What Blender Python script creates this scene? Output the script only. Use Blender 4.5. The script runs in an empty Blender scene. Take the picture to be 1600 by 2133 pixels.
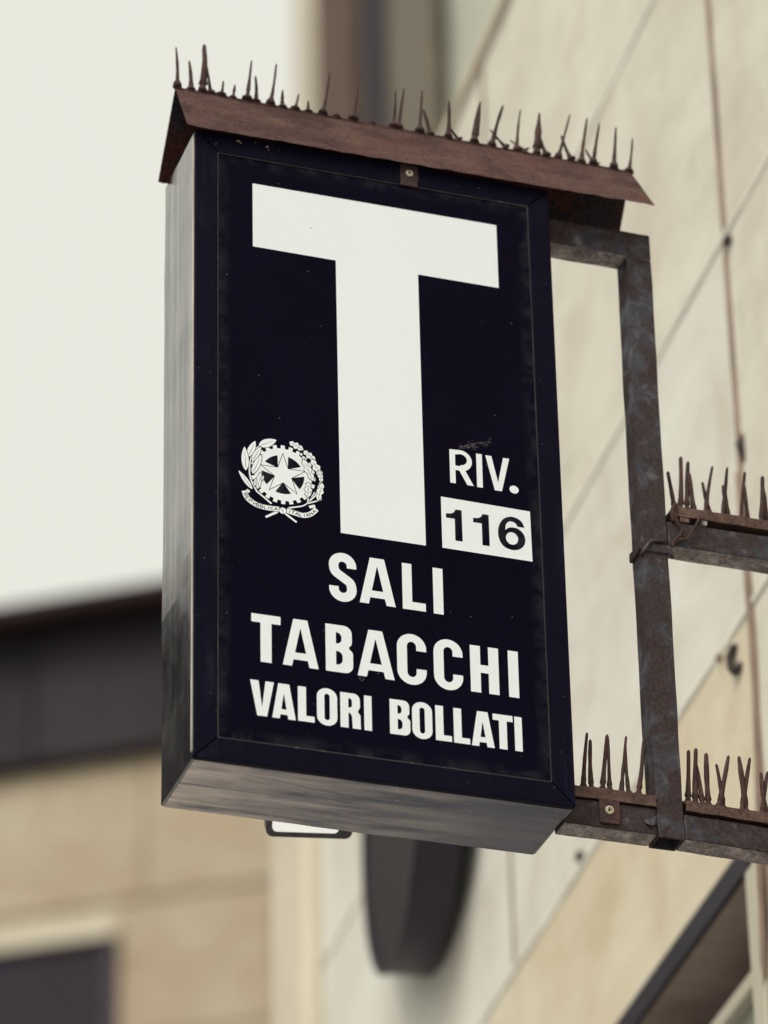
import bpy, bmesh, math, random
from mathutils import Vector, Matrix, noise
from mathutils.geometry import tessellate_polygon
random.seed(7)
S = bpy.context.scene
COL = S.collection
ZO = 4.5                      # the sign's lower edge hangs this high above the street
rad = math.radians

# ------------------------------------------------------------------ camera
cd = bpy.data.cameras.new('camera'); cam = bpy.data.objects.new('camera', cd); COL.objects.link(cam); S.camera = cam
cam.location = (-1.60066527, -5.45448724, -2.87617766 + ZO)
cam.rotation_euler = (2.09418815, 0.01902448, -0.32408332)
cd.sensor_fit = 'HORIZONTAL'; cd.sensor_width = 36.0; cd.lens = 9178.75313 / 1600 * 36
cd.clip_start = 0.1; cd.clip_end = 2000
cd.dof.use_dof = True; cd.dof.aperture_fstop = 3.7; cd.dof.focus_distance = 6.68; cd.dof.aperture_blades = 0

# ------------------------------------------------------------------ sky and sun
SUN_AZ, SUN_EL = rad(222), rad(46)      # azimuth measured from +x, counter-clockwise
W = bpy.data.worlds.new('World'); S.world = W; W.use_nodes = True
nt = W.node_tree; nt.nodes.clear()
sky = nt.nodes.new('ShaderNodeTexSky'); sky.sky_type = 'NISHITA'; sky.sun_disc = False
sky.sun_elevation = SUN_EL; sky.sun_rotation = rad(90) - SUN_AZ
sky.air_density = 1.0; sky.dust_density = 6.0; sky.ozone_density = 0.6; sky.altitude = 0
hs = nt.nodes.new('ShaderNodeHueSaturation'); hs.inputs['Saturation'].default_value = 0.25
mx = nt.nodes.new('ShaderNodeMix'); mx.data_type = 'RGBA'; mx.inputs[0].default_value = 0.72
mx.inputs[7].default_value = (9.4, 9.35, 8.25, 1)      # thin bright overcast veil over the blue sky
bg = nt.nodes.new('ShaderNodeBackground'); bg.inputs['Strength'].default_value = 0.09
out = nt.nodes.new('ShaderNodeOutputWorld')
nt.links.new(sky.outputs[0], hs.inputs['Color']); nt.links.new(hs.outputs[0], mx.inputs[6])
nt.links.new(mx.outputs[2], bg.inputs[0]); nt.links.new(bg.outputs[0], out.inputs[0])
sl = bpy.data.lights.new('sun', 'SUN'); sl.energy = 1.68; sl.angle = rad(28); sl.color = (1.0, 0.95, 0.87)
so = bpy.data.objects.new('sun', sl); COL.objects.link(so)
sd = Vector((math.cos(SUN_AZ) * math.cos(SUN_EL), math.sin(SUN_AZ) * math.cos(SUN_EL), math.sin(SUN_EL)))
so.rotation_euler = sd.to_track_quat('Z', 'Y').to_euler(); so.location = (0, 0, 20)
S.view_settings.view_transform = 'Standard'; S.view_settings.look = 'None'
S.view_settings.exposure = 0.30; S.view_settings.gamma = 1.0; S.view_settings.use_curve_mapping = False
S.render.engine = 'CYCLES'

# ------------------------------------------------------------------ materials
class N:
    """small node helper"""
    def __init__(s, name):
        s.m = bpy.data.materials.new(name); s.m.use_nodes = True; s.t = s.m.node_tree
        s.b = s.t.nodes['Principled BSDF']; s.tc = s.t.nodes.new('ShaderNodeTexCoord')
        s.oi = s.t.nodes.new('ShaderNodeObjectInfo')
    def new(s, typ, **k):
        n = s.t.nodes.new(typ)
        for a, v in k.items(): setattr(n, a, v)
        return n
    def lk(s, a, b): s.t.links.new(a, b)
    def coord(s, scale=(1, 1, 1), rot=(0, 0, 0), offset_random=True):
        mp = s.new('ShaderNodeMapping'); mp.inputs['Scale'].default_value = scale; mp.inputs['Rotation'].default_value = rot
        s.lk(s.tc.outputs['Object'], mp.inputs[0])
        if offset_random:
            v = s.new('ShaderNodeVectorMath', operation='SCALE'); v.inputs[0].default_value = (7.1, 3.3, 9.7)
            s.lk(s.oi.outputs['Random'], v.inputs['Scale']); s.lk(v.outputs[0], mp.inputs['Location'])
        return mp.outputs[0]
    def noise(s, vec, scale=5, detail=4, rough=.55, dist=0):
        n = s.new('ShaderNodeTexNoise'); n.inputs['Scale'].default_value = scale; n.inputs['Detail'].default_value = detail
        n.inputs['Roughness'].default_value = rough; n.inputs['Distortion'].default_value = dist
        s.lk(vec, n.inputs['Vector']); return n.outputs['Fac']
    def ramp(s, fac, stops):
        r = s.new('ShaderNodeValToRGB'); e = r.color_ramp.elements
        while len(e) < len(stops): e.new(0.5)
        for el, (p, c) in zip(e, stops):
            el.position = p; el.color = (c, c, c, 1) if not hasattr(c, '__len__') else (*c, 1)
        s.lk(fac, r.inputs[0]); return r.outputs[0]
    def mix(s, fac, a, b):
        m = s.new('ShaderNodeMix', data_type='RGBA')
        for i, v in ((0, fac), (6, a), (7, b)):
            if hasattr(v, 'links'): s.lk(v, m.inputs[i])
            elif i == 0: m.inputs[0].default_value = v
            else: m.inputs[i].default_value = (*v, 1)
        return m.outputs[2]
    def mul(s, a, b, op='MULTIPLY'):
        m = s.new('ShaderNodeMath', operation=op)
        for i, v in enumerate((a, b)):
            if hasattr(v, 'links'): s.lk(v, m.inputs[i])
            else: m.inputs[i].default_value = v
        return m.outputs[0]
    def set(s, key, v):
        i = s.b.inputs[key]
        if hasattr(v, 'links'): s.lk(v, i)
        elif hasattr(v, '__len__'): i.default_value = (*v, 1)
        else: i.default_value = v
    def bump(s, h, strength=.3, dist=.002):
        b = s.new('ShaderNodeBump'); b.inputs['Strength'].default_value = strength; b.inputs['Distance'].default_value = dist
        s.lk(h, b.inputs['Height']); s.lk(b.outputs[0], s.b.inputs['Normal'])

def specks(n, vec, scale, thr, keep=.35):
    """small round specks (dust, grit); returns 0/1 mask"""
    v = n.new('ShaderNodeTexVoronoi'); v.inputs['Scale'].default_value = scale; n.lk(vec, v.inputs['Vector'])
    dot = n.ramp(v.outputs['Distance'], [(0, 1), (thr, 1), (thr * 1.5, 0)])
    sep = n.new('ShaderNodeSeparateColor'); n.lk(v.outputs['Color'], sep.inputs[0])
    k = n.ramp(sep.outputs[0], [(0, 1), (keep, 1), (keep + .01, 0)])
    return n.mul(dot, k)

def mat_rust(name, dark, mid, light, rough=.85, scale=1.0):
    n = N(name); v = n.coord()
    a = n.noise(v, 14 * scale, 6, .65); b = n.noise(v, 180 * scale, 4, .7); c = n.noise(n.coord((1.2, 3, 3)), 9 * scale, 6, .7, .6)
    f = n.mix(.5, a, c)
    base = n.ramp(f, [(.30, dark), (.50, mid), (.70, light)])
    g = n.ramp(b, [(.35, .62), (.65, 1.38)])
    m = n.new('ShaderNodeMix', data_type='RGBA', blend_type='MULTIPLY'); m.inputs[0].default_value = 1
    n.lk(base, m.inputs[6]); n.lk(g, m.inputs[7])
    sp = specks(n, v, 160 * scale, .16, .05)
    patch = n.mul(n.ramp(n.noise(v, 6.5 * scale, 5, .6, 1.0), [(.50, 0), (.60, 1)]), .45)
    warm = n.mul(n.ramp(n.noise(n.coord((1, 1, 1), (1, 2, 3)), 11 * scale, 5, .65, .8), [(.56, 0), (.66, 1)]), .4)
    body = n.mix(warm, n.mix(patch, m.outputs[2], tuple(x * .62 for x in dark)), (light[0] * 1.15, light[1] * .85, light[2] * .62))
    n.set('Base Color', n.mix(sp, body, (.02, .012, .012))); n.set('Roughness', rough); n.set('Specular IOR Level', .25)
    n.bump(n.mix(.6, a, b), .55, .0022)
    return n.m

RUST = mat_rust('rusted_sheet_steel', (.105, .057, .054), (.165, .092, .084), (.225, .145, .118))
RUST_IN = mat_rust('red_rusted_underside', (.055, .018, .016), (.10, .032, .026), (.14, .055, .042))
SPIKE = mat_rust('weathered_brown_spike', (.030, .017, .018), (.058, .032, .029), (.095, .055, .045))
CHAN = mat_rust('rusted_channel', (.055, .034, .031), (.10, .060, .050), (.165, .11, .088))

def mat_rust_patch():
    n = N('red_rust_with_dark_flaking_paint'); v = n.coord(offset_random=False)
    a = n.noise(v, 160, 4, .7); big = n.noise(v, 17, 3, .5, .8)
    rust = n.ramp(a, [(.35, (.058, .024, .022)), (.65, (.115, .052, .045))])
    n.set('Base Color', n.mix(n.ramp(big, [(.50, 0), (.515, 1)]), rust, n_dark(n, a))); n.set('Roughness', .85); n.set('Specular IOR Level', .2)
    n.bump(n.mix(.5, n.ramp(big, [(.50, 0), (.515, 1)]), a), .6, .002)
    return n.m
def n_dark(n, a): return n.ramp(a, [(.35, (.030, .024, .030)), (.65, (.065, .055, .060))])
RUST_P = mat_rust_patch()
def mat_frame():
    n = N('black_anodised_frame'); v = n.coord()
    st = n.noise(n.coord((60, 60, 1.5)), 6, 5, .6); a = n.noise(v, 9, 5, .6)
    base = n.ramp(n.mix(.5, st, a), [(.3, (.0026, .0020, .0085)), (.56, (.0050, .0042, .0135)), (.74, (.017, .016, .027))])
    sp = specks(n, v, 110, .07, .06)
    sc = n.mul(n.ramp(n.noise(n.coord((20, 20, 260)), 5, 3, .7), [(.70, 0), (.76, .35)]), n.ramp(n.noise(v, 6, 2), [(.5, 0), (.62, 1)]))
    n.set('Base Color', n.mix(n.mul(sp, .5), n.mix(sc, base, (.12, .12, .12)), (.22, .20, .17)))
    n.set('Roughness', n.ramp(a, [(.3, .42), (.7, .62)])); n.set('Specular IOR Level', .045); n.bump(st, .12, .0006)
    return n.m
FRAME = mat_frame()

def mat_panel():
    n = N('black_acrylic_panel'); v = n.coord(offset_random=False)
    a = n.noise(v, 4, 4, .6)
    base = n.ramp(a, [(.3, (.0009, .0003, .0070)), (.7, (.0022, .0013, .0100))])
    sp = n.mul(specks(n, v, 60, .040, .16), .5); sp2 = n.mul(specks(n, v, 150, .07, .06), .28)
    hair = n.mul(n.ramp(n.noise(n.coord((150, 1, 22), (0, .5, 0), False), 3, 2, .5), [(.745, 0), (.77, .3)]), n.ramp(n.noise(v, 5, 1), [(.52, 0), (.6, 1)]))
    sp3 = n.new('ShaderNodeSeparateXYZ'); n.lk(n.tc.outputs['Object'], sp3.inputs[0])
    dx = n.mul(n.mul(n.mul(sp3.outputs[0], .2948, 'SUBTRACT'), 0, 'ABSOLUTE'), .2572, 'SUBTRACT'); dz = n.mul(n.mul(n.mul(sp3.outputs[2], .55, 'SUBTRACT'), 0, 'ABSOLUTE'), .5124, 'SUBTRACT')
    e = n.mul(dx, dz, 'MAXIMUM')                       # minus the distance to the nearest frame rail
    em_ = n.mul(n.ramp(n.mul(n.mul(e, 30.0), 1.0, 'ADD'), [(.35, 0), (1.0, 1)]), n.ramp(n.noise(v, 26, 6, .7, .5), [(.42, 0), (.68, 1)]))
    base = n.mix(n.mul(em_, .55), base, (.045, .042, .046))   # dust gathered along the rails
    c = n.mix(hair, base, (.07, .07, .08)); c = n.mix(sp, c, (.30, .29, .30)); c = n.mix(sp2, c, (.2, .2, .2))
    n.set('Base Color', c); n.set('Roughness', .38); n.set('Specular IOR Level', .05)
    return n.m
PANEL = mat_panel()

def mat_white():
    n = N('white_translucent_print'); v = n.coord(offset_random=False)
    a = n.noise(v, 3, 4, .6); b = n.noise(v, 60, 4, .6)
    base = n.ramp(n.mix(.35, a, b), [(.3, (.74, .78, .82)), (.7, (.80, .835, .86))])
    sp = specks(n, v, 42, .05, .10)
    n.set('Base Color', n.mix(n.mul(sp, .7), base, (.25, .22, .20))); n.set('Roughness', .45); n.set('Specular IOR Level', .2)
    return n.m
WHITE = mat_white()

def mat_alu(name, c0, c1, c2, sc, rot=(0, 0, 0), met=.7, r0=.28, r1=.5, lo=.32, hi=.7):
    n = N(name); v = n.coord(offset_random=False)
    st = n.noise(n.coord(sc, rot, False), 2.2, 7, .62, .15); a = n.noise(v, 7, 6, .65, .4); f = n.noise(n.coord(tuple(q * 6 for q in sc), rot, False), 3, 3, .6)
    mixf = n.mix(.35, n.mix(.45, st, a), f)
    base = n.ramp(mixf, [(lo, c0), ((lo + hi) / 2, c1), (hi, c2)])
    wh = n.mul(n.ramp(n.noise(v, 22, 6, .75, 1.5), [(.60, 0), (.68, .55)]), n.ramp(n.noise(v, 5, 2), [(.48, 0), (.62, 1)]))
    dk = specks(n, v, 120, .12, .10)
    n.set('Base Color', n.mix(n.mul(dk, .5), n.mix(wh, base, (.55, .53, .47)), (.03, .03, .03)))
    n.set('Metallic', met); n.set('Roughness', n.ramp(a, [(.3, r0), (.7, r1)])); n.bump(st, .10, .0008)
    return n.m
def mat_under(name, *a, **k):
    n = N(name); v = n.coord(offset_random=False)
    st = n.noise(n.coord((1.6, 13, 13), (0, 0, rad(3)), False), 2.0, 5, .58, .5); fine = n.noise(n.coord((6, 160, 60), (0, 0, 0), False), 2.0, 3, .6); blot = n.noise(v, 9, 6, .65, .6)
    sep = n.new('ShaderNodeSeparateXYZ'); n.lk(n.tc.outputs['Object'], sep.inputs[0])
    refl_wear = n.mul(n.ramp(sep.outputs[0], [(0, 1.0), (.22, .58), (.5, .13)]), n.ramp(n.mix(.25, st, blot), [(.39, .08), (.59, 1.0)]))      # paving reflection painted in, brighter to the left, broken by rubbed streaks
    base = n.mix(refl_wear, n.mix(fine, (.030, .036, .075), (.080, .090, .150)), (.80, .71, .64))
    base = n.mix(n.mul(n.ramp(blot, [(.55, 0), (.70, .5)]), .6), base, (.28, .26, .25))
    sp = specks(n, v, 110, .12, .12)
    scr = n.mul(n.ramp(n.noise(v, 26, 6, .78, 2.0), [(.62, 0), (.66, .8)]), n.ramp(n.noise(v, 4.2, 2), [(.50, 0), (.60, 1)]))
    n.set('Base Color', n.mix(scr, n.mix(n.mul(sp, .6), base, (.5, .47, .42)), (.50, .45, .38)))
    n.set('Metallic', .42); n.set('Roughness', n.ramp(blot, [(.3, .30), (.7, .5)])); n.bump(st, .12, .0008)
    return n.m
SIDE = mat_alu('weathered_aluminium_side', (.10, .10, .135), (.26, .255, .255), (.42, .40, .355), (40, 22, .45), met=.98, r0=.12, r1=.22, lo=.38, hi=.60)
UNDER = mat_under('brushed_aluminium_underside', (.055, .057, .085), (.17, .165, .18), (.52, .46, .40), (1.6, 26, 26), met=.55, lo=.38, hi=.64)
EDGE = mat_alu('frame_lip_highlight', (.018, .017, .022), (.035, .033, .038), (.10, .09, .09), (20, 20, 2), met=.4)

def mat_tube():
    n = N('flaking_painted_steel_tube'); v = n.coord()
    a = n.noise(v, 16, 7, .68, .5); b = n.noise(v, 45, 5, .65, .8); f = n.noise(v, 170, 3, .6)
    paint = n.ramp(b, [(.35, (.026, .025, .036)), (.55, (.050, .049, .063)), (.70, (.115, .113, .128))])
    rust = n.ramp(f, [(.35, (.021, .014, .017)), (.65, (.052, .034, .034))])
    k = n.ramp(a, [(.42, 0), (.51, 1)])
    n.set('Base Color', n.mix(k, paint, rust)); n.set('Roughness', n.ramp(a, [(.4, .45), (.6, .85)])); n.set('Specular IOR Level', .3)
    n.bump(n.mix(.5, k, b), .5, .0015)
    return n.m
TUBE = mat_tube()

def mat_tube_under():
    n = N('scaly_tube_underside'); v = n.coord()
    a = n.noise(v, 30, 6, .7, .6); b = n.noise(v, 150, 4, .7)
    n.set('Base Color', n.ramp(n.mix(.4, a, b), [(.34, (.07, .055, .06)), (.48, (.19, .165, .165)), (.60, (.42, .38, .36)), (.7, (.66, .62, .58))]))
    n.set('Roughness', .8); n.bump(a, .6, .002)
    return n.m
SCALE = mat_tube_under()

def mat_plain(name, c, rough=.6, spec=.3, met=0, var=.25, scale=6, bump=0):
    n = N(name); v = n.coord(); a = n.noise(v, scale, 5, .6)
    n.set('Base Color', n.ramp(a, [(.3, tuple(x * (1 - var) for x in c)), (.7, tuple(x * (1 + var) for x in c))]))
    n.set('Roughness', rough); n.set('Specular IOR Level', spec); n.set('Metallic', met)
    if bump: n.bump(n.noise(v, scale * 8, 4, .6), .4, bump)
    return n.m

def mat_stone(name, dark, mid, light, vein=.25):
    n = N(name); v = n.coord()
    a = n.noise(v, 1.3, 6, .6, .8); b = n.noise(v, 6, 6, .65, .5); c = n.noise(n.coord((1, 1.0, 3.2), (rad(35), 0, 0)), 2.0, 5, .6, 1.2)
    base = n.ramp(n.mix(.45, a, c), [(.32, dark), (.5, mid), (.66, light)])
    spot = n.mul(n.ramp(b, [(.56, 0), (.68, 1)]), vein)
    cloud = n.mul(n.ramp(n.noise(v, 2.6, 5, .6, .6), [(.48, 0), (.66, 1)]), .36)
    base = n.mix(cloud, base, (dark[0] * .86, dark[1] * .74, dark[2] * .66))
    n.set('Base Color', n.mix(spot, base, tuple(x * .62 for x in dark))); n.set('Roughness', .75); n.set('Specular IOR Level', .3)
    n.bump(n.mix(.4, n.noise(v, 40, 5, .7), b), .45, .006)
    return n.m
STONE = mat_stone('pale_travertine_slab', (.58, .545, .45), (.68, .65, .55), (.75, .725, .63))
STONE_W = mat_stone('whitish_travertine_slab', (.60, .575, .49), (.70, .68, .60), (.76, .75, .68), .15)
STONE_Y = mat_stone('honey_travertine_slab', (.56, .46, .31), (.66, .585, .43), (.72, .675, .54), .12)
STONE_B = mat_stone('rough_brown_stone', (.20, .155, .12), (.34, .27, .21), (.55, .48, .39), .6)
PLASTER_G = mat_plain('pale_green_grey_plaster', (.50, .51, .42), .85, .2, 0, .15, 2)
COPING = mat_plain('sandy_coping', (.62, .54, .43), .85, .2, 0, .12, 3)
MORTAR = mat_plain('pale_lime_mortar', (.72, .69, .60), .9, .15, 0, .12, 12, .003)
RUSTJ = mat_plain('rust_stained_joint', (.27, .20, .155), .9, .1, 0, .35, 5)
BEIGE = mat_stone('beige_stone_block', (.38, .29, .195), (.45, .37, .26), (.48, .43, .32), .4)
BEIGE_J = mat_plain('dusty_beige_joint', (.50, .44, .33), .9, .1, 0, .1, 3)
EAVE = mat_plain('dark_olive_soffit_board', (.035, .029, .034), .8, .2, 0, .25, 1.5)
FASCIA = mat_plain('dark_red_brown_gutter', (.030, .016, .018), .6, .3, 0, .35, 1.2)
WIN_DK = mat_plain('dark_window_glass', (.026, .018, .028), .5, .12, 0, .1, 2)
OLIVE = mat_plain('faded_olive_shutter', (.17, .145, .108), .7, .25, 0, .15, 3)
BROWN = mat_plain('brown_wooden_shutter', (.11, .068, .048), .7, .25, 0, .25, 2)
CREAM = mat_plain('cream_pilaster_plaster', (.62, .56, .44), .85, .2, 0, .1, 1.5)
DRUM = mat_plain('dark_plum_drum_metal', (.026, .020, .034), .45, .35, .1, .2, 6)
DRUM_F = mat_plain('dark_grey_drum_face', (.020, .017, .021), .5, .25, 0, .35, 5)
def mat_lamp():
    n = N('lit_milky_lamp_glass'); n.set('Base Color', (.85, .85, .80)); n.set('Roughness', .3)
    n.b.inputs['Emission Color'].default_value = (1, .99, .93, 1); n.b.inputs['Emission Strength'].default_value = .45
    return n.m
METAL_DK = mat_plain('dark_grey_metal', (.036, .031, .040), .5, .3, .2, .15, 5)
SOFFIT = mat_plain('brown_soffit_plaster', (.34, .26, .22), .8, .2, 0, .3, 4)
FRAME_P = mat_plain('pale_painted_window_frame', (.50, .46, .36), .55, .3, 0, .08, 3)
GLASS_G = mat_plain('grey_green_blind_behind_glass', (.30, .31, .25), .35, .4, 0, .12, 2)
SCREW = mat_plain('zinc_screw', (.62, .56, .43), .35, .5, .8, .2, 60)
LAMP_G = mat_lamp()
LAMP_H = mat_plain('grey_lamp_housing', (.16, .15, .15), .4, .4, .6, .15, 10)
ASPHALT = mat_plain('asphalt', (.055, .053, .050), .9, .2, 0, .2, 1.2, .01)
PAVING = mat_plain('worn_stone_paving', (.33, .325, .335), .85, .25, 0, .15, .9, .01)
KERB = mat_plain('kerb_stone', (.38, .36, .32), .8, .25, 0, .12, 2)
INTERIOR = mat_plain('unlit_core', (.10, .09, .08), .9, .1)
BLACKP = PANEL

# ------------------------------------------------------------------ geometry helpers
def link(name, me, mat, parent=None, loc=None, rot=None):
    o = bpy.data.objects.new(name, me); COL.objects.link(o)
    for m in (mat if isinstance(mat, (list, tuple)) else [mat]):
        if len(me.materials) < (len(mat) if isinstance(mat, (list, tuple)) else 1): me.materials.append(m)
    if parent is not None: o.parent = parent
    if loc is not None: o.location = loc
    if rot is not None: o.rotation_euler = rot
    return o

def from_bm(name, bm, mat, parent=None, smooth=False, **k):
    me = bpy.data.meshes.new(name); bmesh.ops.recalc_face_normals(bm, faces=bm.faces); bm.to_mesh(me); bm.free()
    if smooth:
        for p in me.polygons: p.use_smooth = True
    return link(name, me, mat, parent, **k)

def thing(name, label, cat, loc=(0, 0, 0), rotz=0, group=None):
    o = bpy.data.objects.new(name, None); COL.objects.link(o); o.empty_display_size = .1
    o.location = loc; o.rotation_euler = (0, 0, rotz); o['label'] = label; o['category'] = cat
    if group: o['group'] = group
    return o

def bm_box(bm, x0, x1, y0, y1, z0, z1, bevel=0, seg=1, mi=0):
    vs = [bm.verts.new((x, y, z)) for x in (x0, x1) for y in (y0, y1) for z in (z0, z1)]
    fs = [bm.faces.new([vs[i] for i in q]) for q in ((0, 1, 3, 2), (4, 6, 7, 5), (0, 4, 5, 1), (2, 3, 7, 6), (0, 2, 6, 4), (1, 5, 7, 3))]
    for f in fs: f.material_index = mi
    if bevel:
        es = list({e for f in fs for e in f.edges})
        bmesh.ops.bevel(bm, geom=es, offset=bevel, segments=seg, affect='EDGES', profile=.5)
    return fs

def box(name, x0, x1, y0, y1, z0, z1, mat, parent=None, bevel=0, seg=1, **k):
    bm = bmesh.new(); bm_box(bm, x0, x1, y0, y1, z0, z1, bevel, seg); return from_bm(name, bm, mat, parent, **k)

def bm_prism(bm, poly, y0, y1, axis='y'):
    """closed polygon in (a,b) extruded along an axis; a,b are the other two axes in order"""
    def P(a, b, c): return (a, c, b) if axis == 'y' else ((c, a, b) if axis == 'x' else (a, b, c))
    A = [bm.verts.new(P(a, b, y0)) for a, b in poly]; B = [bm.verts.new(P(a, b, y1)) for a, b in poly]
    bm.faces.new(A); bm.faces.new(B[::-1]); n = len(poly)
    for i in range(n): bm.faces.new((A[i], B[i], B[(i + 1) % n], A[(i + 1) % n]))

def bm_tube(bm, pts, radii, seg=8, cap=True):
    """round tube along points with radii"""
    rings = []; prev = None
    pts = [Vector(p) for p in pts]
    for i, p in enumerate(pts):
        t = (pts[min(i + 1, len(pts) - 1)] - pts[max(i - 1, 0)]).normalized()
        u = t.orthogonal().normalized() if prev is None else (prev - t * prev.dot(t)).normalized()
        prev = u; w = t.cross(u)
        rings.append([bm.verts.new(p + (u * math.cos(2 * math.pi * k / seg) + w * math.sin(2 * math.pi * k / seg)) * radii[i]) for k in range(seg)])
    for a, b in zip(rings, rings[1:]):
        for k in range(seg): bm.faces.new((a[k], a[(k + 1) % seg], b[(k + 1) % seg], b[k]))
    if cap: bm.faces.new(rings[0][::-1]); bm.faces.new(rings[-1])

def bm_flat(bm, outer, holes, y, th=.0003, mi=0):
    """flat shape in the sign plane (x,z in metres) facing -y, with holes, as a very thin raised film"""
    loops = [outer] + holes
    tri = tessellate_polygon([[Vector((a, b, 0)) for a, b in L] for L in loops])
    pts = [p for L in loops for p in L]
    V = [bm.verts.new((a, y, b)) for a, b in pts]
    for t in tri:
        try:
            f = bm.faces.new([V[i] for i in t]); f.material_index = mi
        except ValueError: pass

def film(name, shapes, y, mat, parent, ref=(0, 0)):
    bm = bmesh.new()
    for i, (o, h) in enumerate(shapes):
        bm_flat(bm, [(a - ref[0], b - ref[1]) for a, b in o], [[(a - ref[0], b - ref[1]) for a, b in q] for q in h], 0)
    for f in bm.faces:
        f.normal_update()
        if f.normal.y > 0: f.normal_flip()
    me = bpy.data.meshes.new(name); bm.to_mesh(me); bm.free()
    return link(name, me, mat, parent, loc=(ref[0], y, ref[1]))

def arc(cx, cy, rx, ry, a0, a1, n=14):
    return [(cx + rx * math.cos(rad(a0 + (a1 - a0) * i / n)), cy + ry * math.sin(rad(a0 + (a1 - a0) * i / n))) for i in range(n + 1)]

def catmull(P, n=6, closed=False):
    out = []; m = len(P)
    for i in range(m if closed else m - 1):
        p0 = P[(i - 1) % m] if closed or i > 0 else P[0]; p1 = P[i]; p2 = P[(i + 1) % m]
        p3 = P[(i + 2) % m] if closed or i + 2 < m else P[-1]
        for k in range(n):
            t = k / n
            out.append(tuple(.5 * (2 * b + (c - a) * t + (2 * a - 5 * b + 4 * c - d) * t * t + (3 * b - a - 3 * c + d) * t ** 3) for a, b, c, d in zip(p0, p1, p2, p3)))
    if not closed: out.append(tuple(P[-1]))
    return out

def strip(P, w0, w1=None):
    """outline of a stroke along P"""
    L = []; R = []; n = len(P); w1 = w0 if w1 is None else w1
    for i, p in enumerate(P):
        a = P[max(i - 1, 0)]; b = P[min(i + 1, n - 1)]
        dx, dy = b[0] - a[0], b[1] - a[1]; l = math.hypot(dx, dy) or 1; w = (w0 + (w1 - w0) * i / (n - 1)) / 2
        L.append((p[0] - dy / l * w, p[1] + dx / l * w)); R.append((p[0] + dy / l * w, p[1] - dx / l * w))
    return L + R[::-1]

# ------------------------------------------------------------------ street
def sheet(name, x0, x1, y0, y1, z, mat):
    bm = bmesh.new(); vs = [bm.verts.new(p) for p in ((x0, y0, z), (x1, y0, z), (x1, y1, z), (x0, y1, z))]; bm.faces.new(vs)
    o = from_bm(name, bm, mat); o['kind'] = 'structure'; return o
sheet('ground', -600, 600, -600, 600, -.004, ASPHALT)
sheet('piazza_paving', -40, 14, -30, 60, 0.0, PAVING)

# ------------------------------------------------------------------ the wall that carries the bracket
TH = rad(5)
wall = thing('stone_building', 'pale travertine slab building receding behind the black tobacco sign, with tall shutters', 'building', (1.3, 0, ZO), -TH)
# local frame: +y runs along the facade away from the camera, +x goes into the wall, z is relative to the sign's lower edge
JZ = [-4.5, -3.87, -3.05, -2.23, -1.415, -.6, .225, 1.045, 1.865, 2.685, 3.46]
JU = [-5.6, -3.93, -2.26, -.58, 1.10, 2.78]
G = .007
def slab(u0, u1, z0, z1, mat, proud=0.0):
    bm = bmesh.new(); g = G
    bm_box(bm, -.0 - proud, .05, u0 + g, u1 - g, z0 + .0045, z1 - .0045, .004, 2)
    cu, cz = (u0 + u1) / 2, (z0 + z1) / 2
    for v in bm.verts:
        v.co.x += .002 * noise.noise(Vector((v.co.y * 3, v.co.z * 3, cu)))
    bmesh.ops.translate(bm, verts=bm.verts, vec=(0, -cu, -cz))
    return from_bm('stone_slab', bm, mat, wall, loc=(0, cu, cz))
OP0, OP1, OPZ = 1.207, 3.0, .585            # shop opening low in the wall
box('wall_core', .052, .6, -5.6, 1.13, -4.5, 3.45, INTERIOR, wall)
box('wall_core', .052, .6, 1.13, 4.62, .60, 3.45, INTERIOR, wall)
box('wall_core', .052, .6, 3.02, 4.62, -4.5, .60, INTERIOR, wall)
for i in range(len(JU) - 1):
    for j in range(len(JZ) - 1):
        u0, u1, z0, z1 = JU[i], JU[i + 1], JZ[j], JZ[j + 1]
        m = STONE
        if z1 <= 1.9 and z0 > 1.0: m = STONE_W if u0 > 1 else STONE
        if z1 <= 1.1: m = STONE_Y if u0 > 1 else (STONE_B if u0 > -1 and z1 < .3 else STONE)
        if u0 > 1 and z0 < .25:
            continue
        slab(u0, u1, z0, z1, m)
# slabs round the opening: the lintel slab, and the pier beyond it
slab(3.02, 4.62, .225, 1.045, STONE_W); 
for j in range(6): slab(3.02, 4.62, JZ[j], JZ[j + 1], STONE_W)
for j in range(7, 10): slab(2.78, 4.62, JZ[j], JZ[j + 1], STONE_W if j < 9 else STONE)
box('coping', -.016, .62, -5.6, 4.66, 3.464, 3.50, COPING, wall, .006)
# rust stained joints standing in the vertical gaps, pale mortar ridges on the level joints
for ju, w in ((-.58, .010), (1.10, .012), (2.78, .010)):
    box('rusty_joint', -.003, .048, ju - w, ju + w, -4.5 if ju < 2 else 1.05, 3.45, RUSTJ, wall)
for jz in JZ[6:10]:
    bm = bmesh.new(); P = []
    n = 60; y0, y1 = (-.5 if jz > 1 else -.5), 4.62
    if jz < 1: y1 = 1.08
    for i in range(n + 1):
        u = y0 + (y1 - y0) * i / n; P.append((.0075, u, jz + .004 * noise.noise(Vector((u * 1.3, jz, 0)))))
    bm_tube(bm, P, [.0135 + .004 * noise.noise(Vector((p[1] * 5, jz, 3))) for p in P], 6)
    from_bm('mortar_ridge', bm, MORTAR, wall, smooth=True)
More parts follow.
